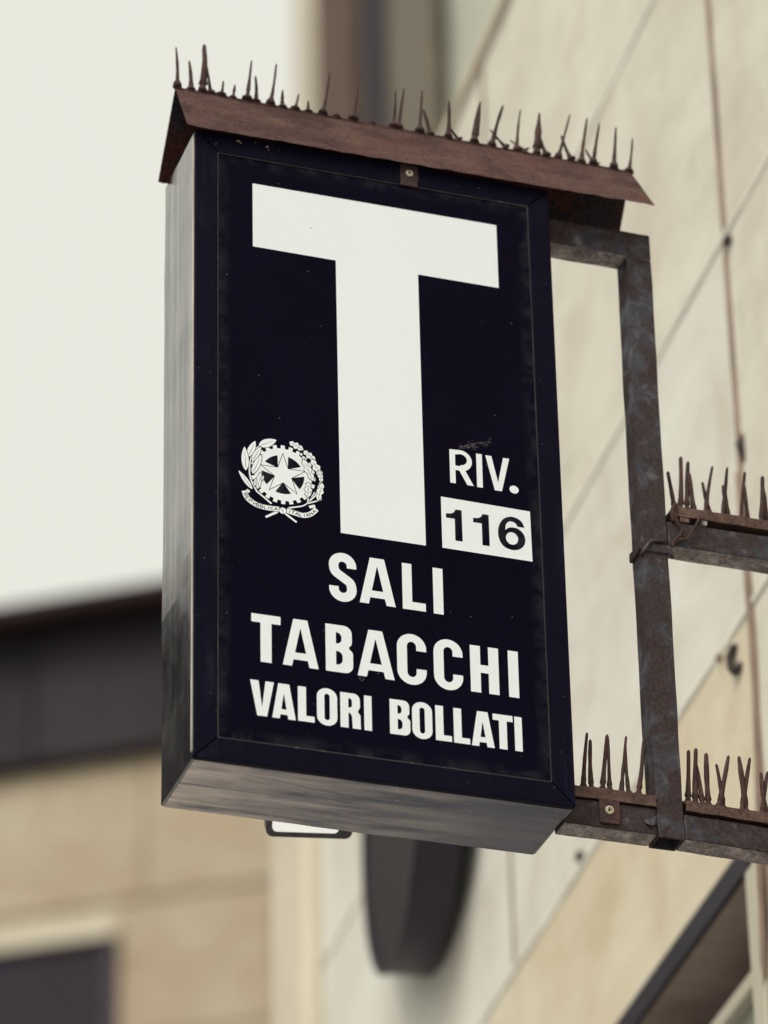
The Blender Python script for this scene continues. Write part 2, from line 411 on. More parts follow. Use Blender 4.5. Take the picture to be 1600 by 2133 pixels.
# iron cramps and nail holes in the joints
def wall_bit(name, u, z, pts, r, mat):
    bm = bmesh.new(); bm_tube(bm, pts, [r] * len(pts) if not isinstance(r, list) else r, 8)
    return from_bm(name, bm, mat, wall, smooth=True, loc=(0, u, z))
HOOKM = mat_plain('rusted_iron_hook', (.040, .028, .028), .7, .3, 0, .3, 30)
wall_bit('iron_hook', 1.185, .975, [(.01, .004, .030), (-.006, .012, .030), (-.012, .018, .012), (-.012, .014, -.010), (-.010, .002, -.026), (-.004, -.010, -.024), (.01, -.014, -.012)], .0085, HOOKM)
wall_bit('iron_stub', 1.281, 1.029, [(.02, 0, 0), (-.010, 0, .0)], .009, RUSTJ)
wall_bit('iron_stub', 1.078, 1.37, [(.002, 0, .032), (-.008, 0, .008), (.002, .0, -.030)], [.004, .009, .004], HOOKM)
wall_bit('iron_stub', 1.071, 1.835, [(.02, 0, 0), (-.012, 0, 0)], .011, HOOKM)
wall_bit('iron_stub', 2.238, 1.062, [(.02, 0, 0), (-.014, 0, 0)], .012, HOOKM)
# a stained cable hanging in the joint line below the anchor
P = [(-.004, 1.10 + .012 * math.sin(z * 5) + (0 if z > .9 else (.9 - z) * .06), z) for z in [1.33 - .04 * i for i in range(36)]]
bm = bmesh.new(); bm_tube(bm, P, [.008 + .004 * noise.noise(Vector((0, 0, p[2] * 9))) for p in P], 6); from_bm('hanging_cable', bm, RUSTJ, wall, smooth=True)

# the shop opening low in the wall
box('lintel_slab', 0, .05, 1.107, 3.013, .612, 1.038, STONE_Y, wall, .006, 2)
box('door_hood', -.006, .006, OP0, OP1, .553, .606, METAL_DK, wall, .002)
box('soffit', .0065, .150, OP0, OP1, .556, .600, SOFFIT, wall)
box('transom_glass', .1505, .160, OP0, OP1, .36, .600, WIN_DK, wall)
box('transom_bar', .045, .090, OP0, OP1, .392, .428, FRAME_P, wall, .004)
box('transom_shelf', .0905, .150, OP0, OP1, .392, .415, METAL_DK, wall)
for u in (OP0 + .001, 2.1, OP1 - .05): box('mullion', .047, .088, u, u + .05, -4.4, .3915, FRAME_P, wall, .004)
box('blind', .070, .076, OP0 + .052, 2.0995, -4.4, .3915, GLASS_G, wall)
box('blind', .070, .076, 2.1505, OP1 - .0505, -4.4, .3915, GLASS_G, wall)
box('jamb_moulding', -.012, .044, 1.140, 1.205, -4.5, .545, FRAME_P, wall, .008, 2)

box('corner_pilaster', -.05, .6, 4.625, 5.02, -4.5, 2.695, CREAM, wall, .012)

# ------------------------------------------------------------------ taller building set back behind the slab wall
back = thing('shuttered_building', 'tall building with brown and olive shutters rising behind the spikes and the slab wall', 'building', (4.20, 5.45, ZO + 2.876), -TH)
BZ = -(ZO + 2.876)
box('wall', .03, 3.0, .5, 9.3, BZ, 15.0, PLASTER_G, back, .01)
for w0 in (6.45, .9, -4.4):
    if w0 + 4.6 > 15: continue
    w1 = w0 + 4.6
    box('shutter', -.10, -.03, 6.20, 7.03, w0, w1, OLIVE, back, .01)
    wn = box('window', -.05, .025, 7.035, 7.82, w0, w1, WIN_DK, back)
    box('window_frame', -.09, -.052, 7.34, 7.46, w0, w1, METAL_DK, wn)
    box('shutter', -.10, -.03, 7.83, 8.70, w0, w1, BROWN, back, .01)
    box('lintel', -.06, .028, 6.15, 8.70, w1 + .003, w1 + .22, CREAM, back, .01)
    box('window_sill', -.16, .028, 6.12, 8.70, w0 - .15, w0 - .003, CREAM, back, .01)
box('corner_pilaster', -.08, 3.02, 8.715, 9.34, BZ, 15.0, CREAM, back, .012)
box('roof', -.9, 3.6, .0, 9.9, 15.003, 15.25, FASCIA, back, .02)

# ------------------------------------------------------------------ round drum sign on the wall
drum = thing('round_drum_sign', 'dark round drum sign on the wall seen almost edge-on below the tobacco sign', 'sign', (1.3, 0, ZO), -TH)
DU, DZ, DR = 3.35, 1.775, .455
DROT = (0, 0, -rad(5.0))
def disc(name, x0, x1, r0, r1, mat, seg=72):
    bm = bmesh.new()
    prof = [(x0, 0), (x0, r0), (x1, r1), (x1, 0)]
    rings = []
    for x, r in prof[1:3]:
        rings.append([bm.verts.new((x, r * math.cos(2 * math.pi * k / seg), r * math.sin(2 * math.pi * k / seg))) for k in range(seg)])
    for k in range(seg): bm.faces.new((rings[0][k], rings[0][(k + 1) % seg], rings[1][(k + 1) % seg], rings[1][k]))
    bm.faces.new(rings[0]); bm.faces.new(rings[1][::-1])
    return bm
def ringbm(x0, x1, ro, ri, seg=72):
    bm = bmesh.new(); R = []
    for x, r in ((x0, ri), (x0, ro), (x1, ro), (x1, ri)):
        R.append([bm.verts.new((x, r * math.cos(2 * math.pi * k / seg), r * math.sin(2 * math.pi * k / seg))) for k in range(seg)])
    for a in range(4):
        for k in range(seg): bm.faces.new((R[a][k], R[a][(k + 1) % seg], R[(a + 1) % 4][(k + 1) % seg], R[(a + 1) % 4][k]))
    return bm
from_bm('rim', ringbm(-.150, -.045, DR, DR - .02), DRUM, drum, loc=(.030, DU, DZ), rot=DROT)
from_bm('rim_bead', ringbm(-.156, -.149, DR + .003, DR - .022), METAL_DK, drum, loc=(.030, DU, DZ), rot=DROT)
from_bm('drum_face', disc('f', -.146, -.140, DR - .021, DR - .021, None), DRUM_F, drum, loc=(.030, DU, DZ), rot=DROT)
from_bm('back_plate', disc('f', -.058, -.046, DR - .021, DR - .021, None), DRUM, drum, loc=(.030, DU, DZ), rot=DROT)
for du, dz in ((.2, .2), (-.2, .2), (.2, -.2), (-.2, -.2)):
    bm = bmesh.new(); bm_tube(bm, [(-.015, 0, 0), (.01, 0, 0)], [.02, .02], 10); from_bm('wall_spacer', bm, METAL_DK, drum, loc=(0, DU + du, DZ + dz))

# ------------------------------------------------------------------ far building at the end of the street
PH = rad(-35)
# local frame: +x along the facade to the right, -y towards the viewer, z is height over the sign's lower edge
far = thing('beige_building', 'beige stone block building with a dark attic band and a dark square window', 'building', (5.52, 24.09, ZO), PH)
WT = 12.33
FX0, FX1 = -14.0, 4.2
courses = [WT, 11.12, 10.0, 8.9, 7.8, 6.7, 5.6, 4.5, 3.4, 2.3, 1.2, .1, -1.0, -2.1, -3.2, -4.5]
box('wall_core', FX0, FX1, .08, 8, -4.5, WT, BEIGE_J, far)
WX0, WX1, WZ0, WZ1 = -.85, .955, 8.9, 10.83
import itertools
blocks = {}
for r in range(len(courses) - 1):
    z1, z0 = courses[r], courses[r + 1]
    xs = []; x = 1.17 + (0 if r % 2 == 0 else 1.02) - 2.04 * 8
    while x < FX1 + .1: xs.append(x); x += 2.04
    xs = [FX0] + [q for q in xs if q > FX0 + .3 and q < FX1 - .3] + [FX1]
    for a, b in zip(xs, xs[1:]):
        segs = [(a, b)]
        if z0 < WZ1 - .01 and z1 > WZ0 + .01:     # row with windows every 3.6 m
            for k in range(-3, 1):
                w0, w1 = WX0 + k * 3.6, WX1 + k * 3.6; ns = []
                for s0, s1 in segs:
                    if s1 <= w0 or s0 >= w1: ns.append((s0, s1)); continue
                    if s0 < w0: ns.append((s0, w0))
                    if s1 > w1: ns.append((w1, s1))
                segs = ns
        for s0, s1 in segs:
            if s1 - s0 < .04: continue
            zt = z1
            key = (round(s1 - s0, 3), round(zt - z0, 3))
            if key not in blocks:
                bmx = bmesh.new(); w, h = (s1 - s0) / 2 - .012, (zt - z0) / 2 - .012; bm_box(bmx, -w, w, .05, .079, -h, h, .01)
                me = bpy.data.meshes.new('stone_block'); bmesh.ops.recalc_face_normals(bmx, faces=bmx.faces); bmx.to_mesh(me); bmx.free(); me.materials.append(BEIGE); blocks[key] = me
            o = bpy.data.objects.new('stone_block', blocks[key]); COL.objects.link(o); o.parent = far
            o.location = ((s0 + s1) / 2, -.002 + random.uniform(-.006, .006), (zt + z0) / 2)
for k in range(-3, 1):
    wi = box('window', WX0 + k * 3.6, WX1 + k * 3.6, .04, .075, WZ0, WZ1 if WZ1 > 10 else 10, WIN_DK, far)
    for xx in (WX0 + k * 3.6, WX1 + k * 3.6 - .07): box('window_frame', xx, xx + .07, .0, .038, WZ0, WZ1, METAL_DK, wi)
    box('window_head', WX0 + k * 3.6 - .0, WX1 + k * 3.6, -.03, .03, WZ1 + .002, WZ1 + .15, CREAM, far)
# dark panelled attic band over the stone, with a shallow roof and gutter
AH = 1.10; bw = 1.3; x = FX0 + bw / 2
bmx = bmesh.new(); bm_box(bmx, -bw / 2 + .006, bw / 2 - .006, -.10, .2, 0, AH, .012); me = bpy.data.meshes.new('attic_panel'); bmesh.ops.recalc_face_normals(bmx, faces=bmx.faces); bmx.to_mesh(me); bmx.free(); me.materials.append(EAVE)
while x < FX1 + .6:
    o = bpy.data.objects.new('attic_panel', me); COL.objects.link(o); o.parent = far; o.location = (x, 0, WT + .004); x += bw
box('attic_core', FX0, FX1, .202, 7.9, WT + .002, WT + AH, EAVE, far)
roof = box('roof', FX0 - .8, FX1 + .8, -.28, 8.4, WT + AH + .006, WT + AH + .14, FASCIA, far)
bm = bmesh.new(); bm_tube(bm, [(FX0 - .8, -.37, WT + AH + .06), (FX1 + .8, -.37, WT + AH + .06)], [.09, .09], 12); from_bm('gutter', bm, FASCIA, roof, smooth=True)

# ------------------------------------------------------------------ block on the other side of the street (its reflection darkens the sign's left side)
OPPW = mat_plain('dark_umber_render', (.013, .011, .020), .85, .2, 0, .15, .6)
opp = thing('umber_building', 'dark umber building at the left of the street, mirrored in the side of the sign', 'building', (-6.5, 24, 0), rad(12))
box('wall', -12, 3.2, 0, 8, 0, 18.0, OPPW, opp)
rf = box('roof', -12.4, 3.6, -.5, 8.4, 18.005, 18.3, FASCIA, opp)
for fl_ in range(5):
    for c_ in range(6):
        w_ = box('window', -11 + c_ * 2.4, -9.9 + c_ * 2.4, -.03, -.005, 1.2 + fl_ * 3.4, 3.1 + fl_ * 3.4, WIN_DK, opp)
        box('sill', -11.1 + c_ * 2.4, -9.8 + c_ * 2.4, -.14, -.003, 1.08 + fl_ * 3.4, 1.19 + fl_ * 3.4, CREAM, w_)

# ------------------------------------------------------------------ tobacco sign
SW, SH, SD = .5895, 1.1, .173
sign = thing('tobacco_sign', 'black box sign with a big white T, crest and lettering, hung from a rusty bracket', 'shop sign', (0, 0, ZO))
FW = .036                                       # visible width of the frame rail
def rail(poly, name='frame_rail'):
    bm = bmesh.new(); bm_prism(bm, poly, 0, .012); 
    bmesh.ops.bevel(bm, geom=[e for e in bm.edges], offset=.0011, segments=2, affect='EDGES', profile=.5)
    return from_bm(name, bm, FRAME, sign)
m_ = .0005
rail([(0, .001), (FW, FW + .001), (FW, SH - FW - .001), (0, SH - .001)])
rail([(SW, .001), (SW, SH - .001), (SW - FW, SH - FW - .001), (SW - FW, FW + .001)])
rail([(.001, 0), (SW - .001, 0), (SW - FW - .001, FW), (FW + .001, FW)])
rail([(.001, SH), (FW + .001, SH - FW), (SW - FW - .001, SH - FW), (SW - .001, SH)])
# lip along the inside of the frame, its bevel highlight painted as paler metal
L = .0016
for nm, a in (('inner_lip', (FW, FW + L, FW, SH - FW)), ('inner_lip', (SW - FW - L, SW - FW, FW, SH - FW)), ('inner_lip', (FW + L, SW - FW - L, FW, FW + L)), ('inner_lip', (FW + L, SW - FW - L, SH - FW - L, SH - FW))):
    box(nm, a[0], a[1], .0012, .011, a[2], a[3], EDGE, sign)
panel = box('face_panel', FW + L, SW - FW - L, .003, .012, FW + L, SH - FW - L, PANEL, sign)
def side_sheet(name, mat, x0, x1, y0, y1, z0, z1, nx, ny, nz, amp):
    """thin sheet with slight dents"""
    bm = bmesh.new(); bm_box(bm, x0, x1, y0, y1, z0, z1)
    bmesh.ops.subdivide_edges(bm, edges=[e for e in bm.edges if e.calc_length() > .05], cuts=24, use_grid_fill=True)
    for v in bm.verts:
        k = noise.noise(Vector(v.co) * 5) * amp + noise.noise(Vector(v.co) * 17) * amp * .4
        if y1 - v.co.y < .002: v.co.y += abs(k) * 2.2 * (v.co.z < SH - .15 or ny == 0 and nz == 1)
        v.co.x += k * nx; v.co.z += k * nz
    return from_bm(name, bm, mat, sign, smooth=False)
side_sheet('side_panel', SIDE, .0008, .004, .0125, SD, .0022, SH, 1, 0, 0, .0013)
side_sheet('side_panel', SIDE, SW - .004, SW - .0008, .0125, SD, .0022, SH, 1, 0, 0, .0007)
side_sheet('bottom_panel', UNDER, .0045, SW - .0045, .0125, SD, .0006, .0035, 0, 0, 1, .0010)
box('top_panel', .0045, SW - .0045, .0125, SD, SH - .003, SH - .0006, FRAME, sign)
box('back_panel', .0045, SW - .0045, SD - .006, SD - .001, .004, SH - .004, FRAME, sign)
# pale corner strip where the side sheet is folded round the frame
STRIPM = mat_plain('pale_corner_fold', (.56, .53, .46), .45, .3, .3, .25, 9)
box('corner_strip', -.0016, .0006, .0070, .0124, .012, SH - .01, STRIPM, sign)
# screws in the bottom mitres
YF = .0026
def mm(P): return [(a / 1000, b / 1000) for a, b in P]
YL, YB, YK = .0027, .0023, .0024
def letter(shapes, name='letter', y=.0026, mat=WHITE):
    xs = [a for o, h in shapes for a, b in o]; zs = [b for o, h in shapes for a, b in o]
    ref = (round(min(xs) / 1000, 4), round(min(zs) / 1000, 4))
    return film(name, [(mm(o), [mm(q) for q in h]) for o, h in shapes], y, mat, panel, ref)
def R4(x0, y0, x1, y1): return [(x0, y0), (x1, y0), (x1, y1), (x0, y1)]
def gI(x, y, w, h, s): return [(R4(x, y, x + w, y + h), [])]
def gL(x, y, w, h, s, b): return [([(x, y), (x + w, y), (x + w, y + b), (x + s, y + b), (x + s, y + h), (x, y + h)], [])]
def gT(x, y, w, h, s, b):
    c = x + w / 2; return [([(c - s / 2, y), (c + s / 2, y), (c + s / 2, y + h - b), (x + w, y + h - b), (x + w, y + h), (x, y + h), (x, y + h - b), (c - s / 2, y + h - b)], [])]
def gH(x, y, w, h, s, b):
    m0 = y + h / 2 - b / 2 + 1; m1 = m0 + b
    return [([(x, y), (x + s, y), (x + s, m0), (x + w - s, m0), (x + w - s, y), (x + w, y), (x + w, y + h), (x + w - s, y + h), (x + w - s, m1), (x + s, m1), (x + s, y + h), (x, y + h)], [])]
def gA(x, y, w, h, s, tw, cb0, cb1):
    c = x + w / 2
    def lx(z, off=0): return x + (c - tw / 2 - x) * z / h + off        # outer left edge at height z
    def il(z): return lx(z) + s
    top = h * .80; zt = top
    hz = h * cb1
    ap = (h * 1.0)
    # inner triangle apex where inner edges meet
    za = (c - x - s) / ((c - tw / 2 - x) / h)
    za = min(za, h * .82)
    o = [(x, y), (x + s, y), (il(h * cb0), y + h * cb0), (2 * c - il(h * cb0), y + h * cb0), (x + w - s, y), (x + w, y), (c + tw / 2, y + h), (c - tw / 2, y + h)]
    hl = [(il(hz), y + hz), (2 * c - il(hz), y + hz), (c + max(.4, c - il(za)), y + za), (c - max(.4, c - il(za)), y + za)]
    return [(o, [hl])]
def gO(x, y, w, h, s, st):
    def rr(x0, y0, x1, y1, r, ry): return arc(x1 - r, y1 - ry, r, ry, 0, 90, 10) + arc(x0 + r, y1 - ry, r, ry, 90, 180, 10) + arc(x0 + r, y0 + ry, r, ry, 180, 270, 10) + arc(x1 - r, y0 + ry, r, ry, 270, 360, 10)
    return [(rr(x, y, x + w, y + h, w / 2, w * .46), [rr(x + s, y + st, x + w - s, y + h - st, w / 2 - s, (w / 2 - s) * 1.05)])]
def gC(x, y, w, h, s, st, tu, tl):
    r = w / 2; ri = r - s; c = x + r; ro = w * .50; rii = ri * 1.08
    o = [(x + w, y + tu)] + arc(c, y + h - ro, r, ro, 0, 180, 20) + arc(c, y + ro, r, ro, 180, 360, 20) + [(x + w, y + tl), (x + w - s, y + tl)] + arc(c, y + st + rii, ri, rii, 360, 180, 16) + arc(c, y + h - st - rii, ri, rii, 180, 0, 16) + [(x + w - s, y + tu)]
    return [(o, [])]
def gS(x, y, w, h, s):
    r = (w - s) / 2; c = x + w / 2; ry = r * 1.0
    top = y + h - s / 2 - ry; bot = y + s / 2 + ry
    P = [(c + r, top - h * .045)] + arc(c, top, r, ry, 0, 180, 16)
    mid = [(c - r, top - 2), (c - r * .80, y + h * .60), (c, y + h * .50), (c + r * .80, y + h * .40), (c + r, bot + 2)]
    P += catmull(mid, 6)[1:-1] + arc(c, bot, r, ry, 0, -180, 16) + [(c - r, bot + h * .045)]
    return [(strip(P, s), [])]
def gB(x, y, w, h, s, st):
    m = y + h * .525; w2 = w * .965; r = w * .30
    o = [(x, y)] + [(x + w - r, y)] + arc(x + w - r, y + r, r, r, -90, 0, 8) + arc(x + w - r, m - r * .75, r, r * .75, 0, 55, 6) + arc(x + w2 - r, m + r * .75 + .6, r, r * .75, -50, 0, 6) + arc(x + w2 - r, y + h - r, r, r, 0, 90, 8) + [(x, y + h)]
    def hole(y0, y1, xr):
        q = min((y1 - y0) / 2, xr - x - s) * .85
        return [(x + s, y0), (xr - q, y0)] + arc(xr - q, y0 + q, q, q, -90, 0, 5) + arc(xr - q, y1 - q, q, q, 0, 90, 5) + [(x + s, y1)]
    return [(o, [hole(y + st, m - st * .5, x + w - s), hole(m + st * .5, y + h - st, x + w2 - s)])]
def gR(x, y, w, h, s, st, diag=False):
    if diag:                                       # light R with a straight slanting leg
        m = y + h * .40; r = (h - h * .40 + st) / 2
        yc = m + (y + h - m) / 2; ro = (y + h - m) / 2 + 1.0
        bw = w * .95
        o = [(x, y), (x + s, y), (x + s, m), (x + w * .40, m), (x + w - s * 1.15, y), (x + w, y), (x + w * .66, m + 1.0)] + arc(x + bw - ro, yc + .2, ro, ro - .2, -62, 90, 16) + [(x, y + h)]
        ri = ro - st
        hl = [(x + s, m + st), (x + bw - ro, m + st)] + arc(x + bw - ro, yc + st * .25, ri, (y + h - st - (m + st)) / 2, -90, 90, 14) + [(x + s, y + h - st)]
        return [(o, [hl])]
    m = y + h * .43; r = w * .32
    o = [(x, y), (x + s, y), (x + s, m), (x + s + .45 * (w - 2 * s), m), (x + w - s * 1.08, m - h * .10), (x + w - s * 1.02, y), (x + w, y), (x + w * .985, m - h * .04), (x + w * .86, m + h * .055)] + arc(x + w * .97 - r, m + h * .12 + r * .55, r, r * .8, -30, 0, 4) + arc(x + w * .97 - r, y + h - r, r, r, 0, 90, 8) + [(x, y + h)]
    q = r * .4
    hl = [(x + s, m + st), (x + w * .97 - s - q, m + st)] + arc(x + w * .97 - s - q, m + st + q, q, q, -90, 0, 4) + arc(x + w * .97 - s - q, y + h - st - q, q, q, 0, 90, 4) + [(x + s, y + h - st)]
    return [(o, [hl])]
def gV(x, y, w, h, s, bw):
    c = x + w / 2
    return [([(c - bw / 2, y), (c + bw / 2, y), (x + w, y + h), (x + w - s, y + h), (c, y + h * .24), (x + s, y + h), (x, y + h)], [])]
# big T
letter([([(93.7, 899.5), (228.9, 899.0), (229.8, 409.9), (365.4, 409.9), (364.6, 898.7), (499.1, 898.7), (499.1, 1017.4), (93.7, 1017.1)], [])], 'large_letter')
# RIV.
for g in (gR(407.8, 527.7, 38.2, 59.5, 9.0, 8.0, True), gI(451.4, 527.2, 9.4, 59.5, 0), gV(466.4, 526.2, 39.2, 60.2, 10, 11.6), [(arc(511.8, 532.5, 7.5, 7.0, 0, 345, 23), [])]): letter(g)
tile = letter([([(391.8, 410.6), (537.3, 409.6), (536.4, 497.6), (391.7, 500.2)], [])], 'number_plate', .0025)
def gOne(dx, dz): return [([(a + dx, b + dz) for a, b in [(413.1, 426.4), (424.8, 426.4), (424.6, 481.0), (414.8, 481.2)] + catmull([(414.4, 480.0), (411.5, 475.5), (407, 472.9), (399.1, 471.9)], 5) + [(399.0, 464.4), (413.1, 464.4)]], [])]
for g in (gOne(0, 0), gOne(43.7, -.9)): letter(g, 'digit', .0023, PANEL)
six = catmull([(526.2, 467.1), (521.5, 477.5), (512, 482.6), (502, 482.6), (492, 477), (485, 465), (482.8, 452), (484.8, 439), (491, 429.5), (500, 425.5), (509, 425.2), (518.5, 429), (525, 437), (526.8, 446), (524, 456), (516.5, 463), (507, 464.6), (500, 462.6), (494.8, 458.2)], 5)[:-1] + catmull([(494.8, 458.2), (495.6, 466.5), (499.5, 473), (505.5, 475), (511.5, 472.8), (515, 467.2)], 5)
letter([(six, [arc(505.2, 445.0, 10.0, 11.0, 0, 350, 22)])], 'digit', .0023, PANEL)
# SALI
for g in (gS(210.2, 292.0, 43.2, 83.4, 15.0), gA(258.0, 295.4, 56.8, 79.2, 14.4, 22.5, .14, .29), gL(326.0, 295.2, 36.6, 78.6, 15.2, 13.6), gI(375.0, 294.6, 15.8, 78.8, 0)): letter(g)
# TABACCHI
for g in (gT(88.4, 171.2, 45.2, 79.4, 17.0, 13.8), gA(136.6, 171.8, 55.4, 79.0, 14.2, 21.8, .14, .29), gB(203.3, 171.8, 42.6, 79.2, 16.2, 12.6),
          gA(252.6, 171.2, 57.8, 79.4, 14.4, 21.8, .14, .29), gC(315.0, 168.0, 46.2, 85.4, 15.8, 13.0, 58.0, 27.6), gC(372.7, 167.8, 46.0, 85.4, 15.8, 13.0, 57.6, 27.4),
          gH(430.6, 170.9, 45.2, 78.8, 16.2, 13.2), gI(491.1, 170.6, 16.2, 78.6, 0)): letter(g)
# VALORI BOLLATI
for g in (gV(86.1, 81.8, 36.6, 57.8, 13.0, 15.0), gA(119.8, 81.8, 36.0, 57.6, 11.4, 17.0, .12, .27), gL(159.4, 82.2, 25.4, 57.2, 12.6, 9.6), gO(188.6, 80.4, 31.4, 61.6, 11.6, 9.0),
          gR(224.8, 81.6, 31.4, 57.8, 12.4, 8.8), gI(261.7, 81.6, 11.7, 57.4, 0), gB(301.5, 81.6, 31.8, 57.8, 12.2, 8.8), gO(336.4, 79.8, 31.4, 61.0, 11.6, 9.0),
          gL(372.9, 81.3, 25.2, 58.0, 12.4, 9.6), gL(401.4, 81.2, 25.2, 57.8, 12.4, 9.6), gA(429.2, 80.9, 36.0, 58.2, 11.4, 16.6, .12, .27), gT(463.4, 81.1, 31.6, 57.4, 12.4, 10.2), gI(497.6, 81.2, 11.9, 57.2, 0)): letter(g)

# crest: toothed wheel, star, olive and oak branches, ribbon
em = bmesh.new(); EX, EZ = 139.5, 496.2
lay = [0]
def lp(shape, holes=(), mi=0, lvl=0):
    lay[0] += 1
    bm_flat(em, [(a / 1000 - .1395, b / 1000 - .4962) for a, b in shape], [[(a / 1000 - .1395, b / 1000 - .4962) for a, b in q] for q in holes], -lvl * .00002 - lay[0] * .000001, 0, mi)
def pol(r, a): return (EX + r * math.sin(rad(a)), EZ + r * math.cos(rad(a)))
gear = []
for k in range(24):
    a = k * 15
    gear += [pol(51.3, a - 3.6), pol(51.3, a), pol(51.3, a + 3.6), pol(45.6, a + 4.2), pol(45.6, a + 7.5), pol(45.6, a + 10.8)]
lp(gear, [], 0, 0)
for k in range(5):
    a = 36 + 72 * k
    side = 21.5
    lp([pol(13.0, a)] + [pol(33.6, a - side + 2 * side * i / 10) for i in range(11)], [], 1, 1)
star = [pol(35.6 if i % 2 == 0 else 13.6, 36 * i) for i in range(10)]
star_o = [pol(38.6 if i % 2 == 0 else 15.0, 36 * i) for i in range(10)]
lp(star_o, [], 1, 2); lp(star, [], 0, 3)
def leaf_shape(bx, bz, tx, tz, w, lob=0, grow=0.0):
    dx, dz = tx - bx, tz - bz; l = math.hypot(dx, dz); ux, uz = dx / l, dz / l; L_, R_ = [], []
    n = 26 if lob else 12
    for i in range(n + 1):
        t = i / n; q = math.sin(math.pi * min(1, t ** .85)) ** .75 * w / 2
        if lob: q = (math.sin(math.pi * (t * .93 + .03)) ** .6) * w / 2 * (.78 + .22 * math.cos(2 * math.pi * 3.0 * t + 2.6))
        q = max(q + grow, .05); s_ = -grow + (l + 2 * grow) * t
        L_.append((bx + ux * s_ - uz * q, bz + uz * s_ + ux * q)); R_.append((bx + ux * s_ + uz * q, bz + uz * s_ - ux * q))
    return L_ + R_[::-1]
LEAF = [(101.7, 540.6, 129.5, 555.3, 13.8), (84.5, 518.6, 96.0, 547.8, 10.9), (80.7, 493.7, 78.8, 535.0, 11.5), (90.7, 511.5, 104.9, 539.4, 9.2), (91.1, 489.7, 105.8, 525.7, 10.3), (91.0, 462.6, 69.3, 491.7, 8.1), (98.7, 464.5, 104.1, 494.2, 8.1), (94.1, 468.3, 96.8, 482.6, 4.6), (105.6, 479.5, 108.7, 489.2, 3.5)]
OAK = [(171.9, 545.2, 150.4, 554.9, 12.7), (190.6, 529.7, 172.9, 543.0, 12.5), (200.7, 502.5, 185.3, 530.0, 13.8), (187.0, 493.2, 171.7, 527.7, 12.7), (178.3, 462.9, 179.6, 488.5, 12.7), (193.9, 459.8, 201.6, 491.0, 11.5), (200.4, 493.0, 196.8, 512.4, 8.8)]
lv = 4
def stroke(P, w0, w1=None, outline=.9, n=5):
    global lv
    Q = catmull(P, n) if len(P) > 2 else P
    lp(strip(Q, w0 + 2 * outline, (w1 if w1 is not None else w0) + 2 * outline), [], 1, lv); lp(strip(Q, w0, w1), [], 0, lv + .5); lv += 1
stem1 = [(98.2, 459.8), (91.0, 473.5), (86.9, 487.8), (87.0, 504.0), (89.7, 519.4), (95.4, 532.0), (102.8, 541.4)]
stroke(stem1, 2.6, 1.4); stroke([(98.2, 459.8), (109.6, 451.4), (120.9, 442.4)], 2.6)
for q in LEAF:
    lp(leaf_shape(*q, grow=.8), [], 1, lv); lp(leaf_shape(*q), [], 0, lv + .5)
    bx, bz, tx, tz, w = q; k0, k1 = .12, .78
    lp(strip([(bx + (tx - bx) * k0, bz + (tz - bz) * k0), (bx + (tx - bx) * .5 + .5, bz + (tz - bz) * .5), (bx + (tx - bx) * k1, bz + (tz - bz) * k1)], .75, .35), [], 1, lv + .8); lv += 1
for P in ([(147.9, 439.5), (160.4, 443.3), (169.8, 446.6), (178.2, 453.7), (189.9, 474.1)], [(178.2, 453.7), (179.0, 463.1)], [(178.2, 452.5), (190.8, 458.1), (200.2, 463.1)], [(181.4, 457.7), (192.0, 471.0), (195.8, 485.4), (201.8, 500.3)]): stroke(P, 2.6, 1.6)
for q in OAK:
    lp(leaf_shape(*q, lob=1, grow=.8), [], 1, lv); lp(leaf_shape(*q, lob=1), [], 0, lv + .5)
    bx, bz, tx, tz, w = q
    lp(strip([(bx + (tx - bx) * k, bz + (tz - bz) * k) for k in (.1, .45, .85)], .7, .35), [], 1, lv + .8)
    for k in (.3, .5, .7):
        cx, cz = bx + (tx - bx) * k, bz + (tz - bz) * k; l = math.hypot(tx - bx, tz - bz); ux, uz = (tx - bx) / l, (tz - bz) / l
        for sgn in (1, -1): lp(strip([(cx, cz), (cx + (ux * .8 - uz * sgn) * w * .2, cz + (uz * .8 + ux * sgn) * w * .2)], .45, .25), [], 1, lv + .85)
    lv += 1
for cx, cz in ((168.5, 536.5), (172.0, 531.5)):
    lp(arc(cx, cz, 3.0, 3.0, 0, 340, 14), [], 1, lv); lp(arc(cx, cz, 2.2, 2.2, 0, 340, 14), [], 0, lv + .5); lv += 1
# ribbon
rb1 = catmull([(78.0, 457.6), (82.6, 446.3), (94.0, 437.8), (105.3, 434.6), (117.7, 433.9), (132.8, 434.4)], 6)
rb2 = catmull([(144.7, 434.4), (159.2, 431.4), (171.7, 430.1), (183.2, 435.0), (191.7, 444.5)], 6)
stroke([(81.6, 459.3), (86.3, 456.6)], 5.0, 4.4); stroke([(180.2, 446.0), (189.6, 449.4)], 4.6, 5.2)
stroke([(130.2, 429.7), (111.4, 417.4)][:2], 4.0, 3.4); stroke([(142.6, 428.3), (160.1, 416.3)], 3.4, 3.0)
for rb in (rb1, rb2):
    lp(strip(rb, 9.8), [], 1, lv); lp(strip(rb, 8.4), [], 0, lv + .5); lv += 1
lp(arc(138.5, 432.8, 6.6, 6.2, 0, 345, 20), [], 1, lv); lp(arc(138.5, 432.8, 5.8, 5.4, 0, 345, 20), [], 0, lv + .5)
lp(strip(catmull([(134.5, 436.5), (138.5, 432.5), (138.8, 428.0)], 4), .7), [], 1, lv + .8); lv += 1
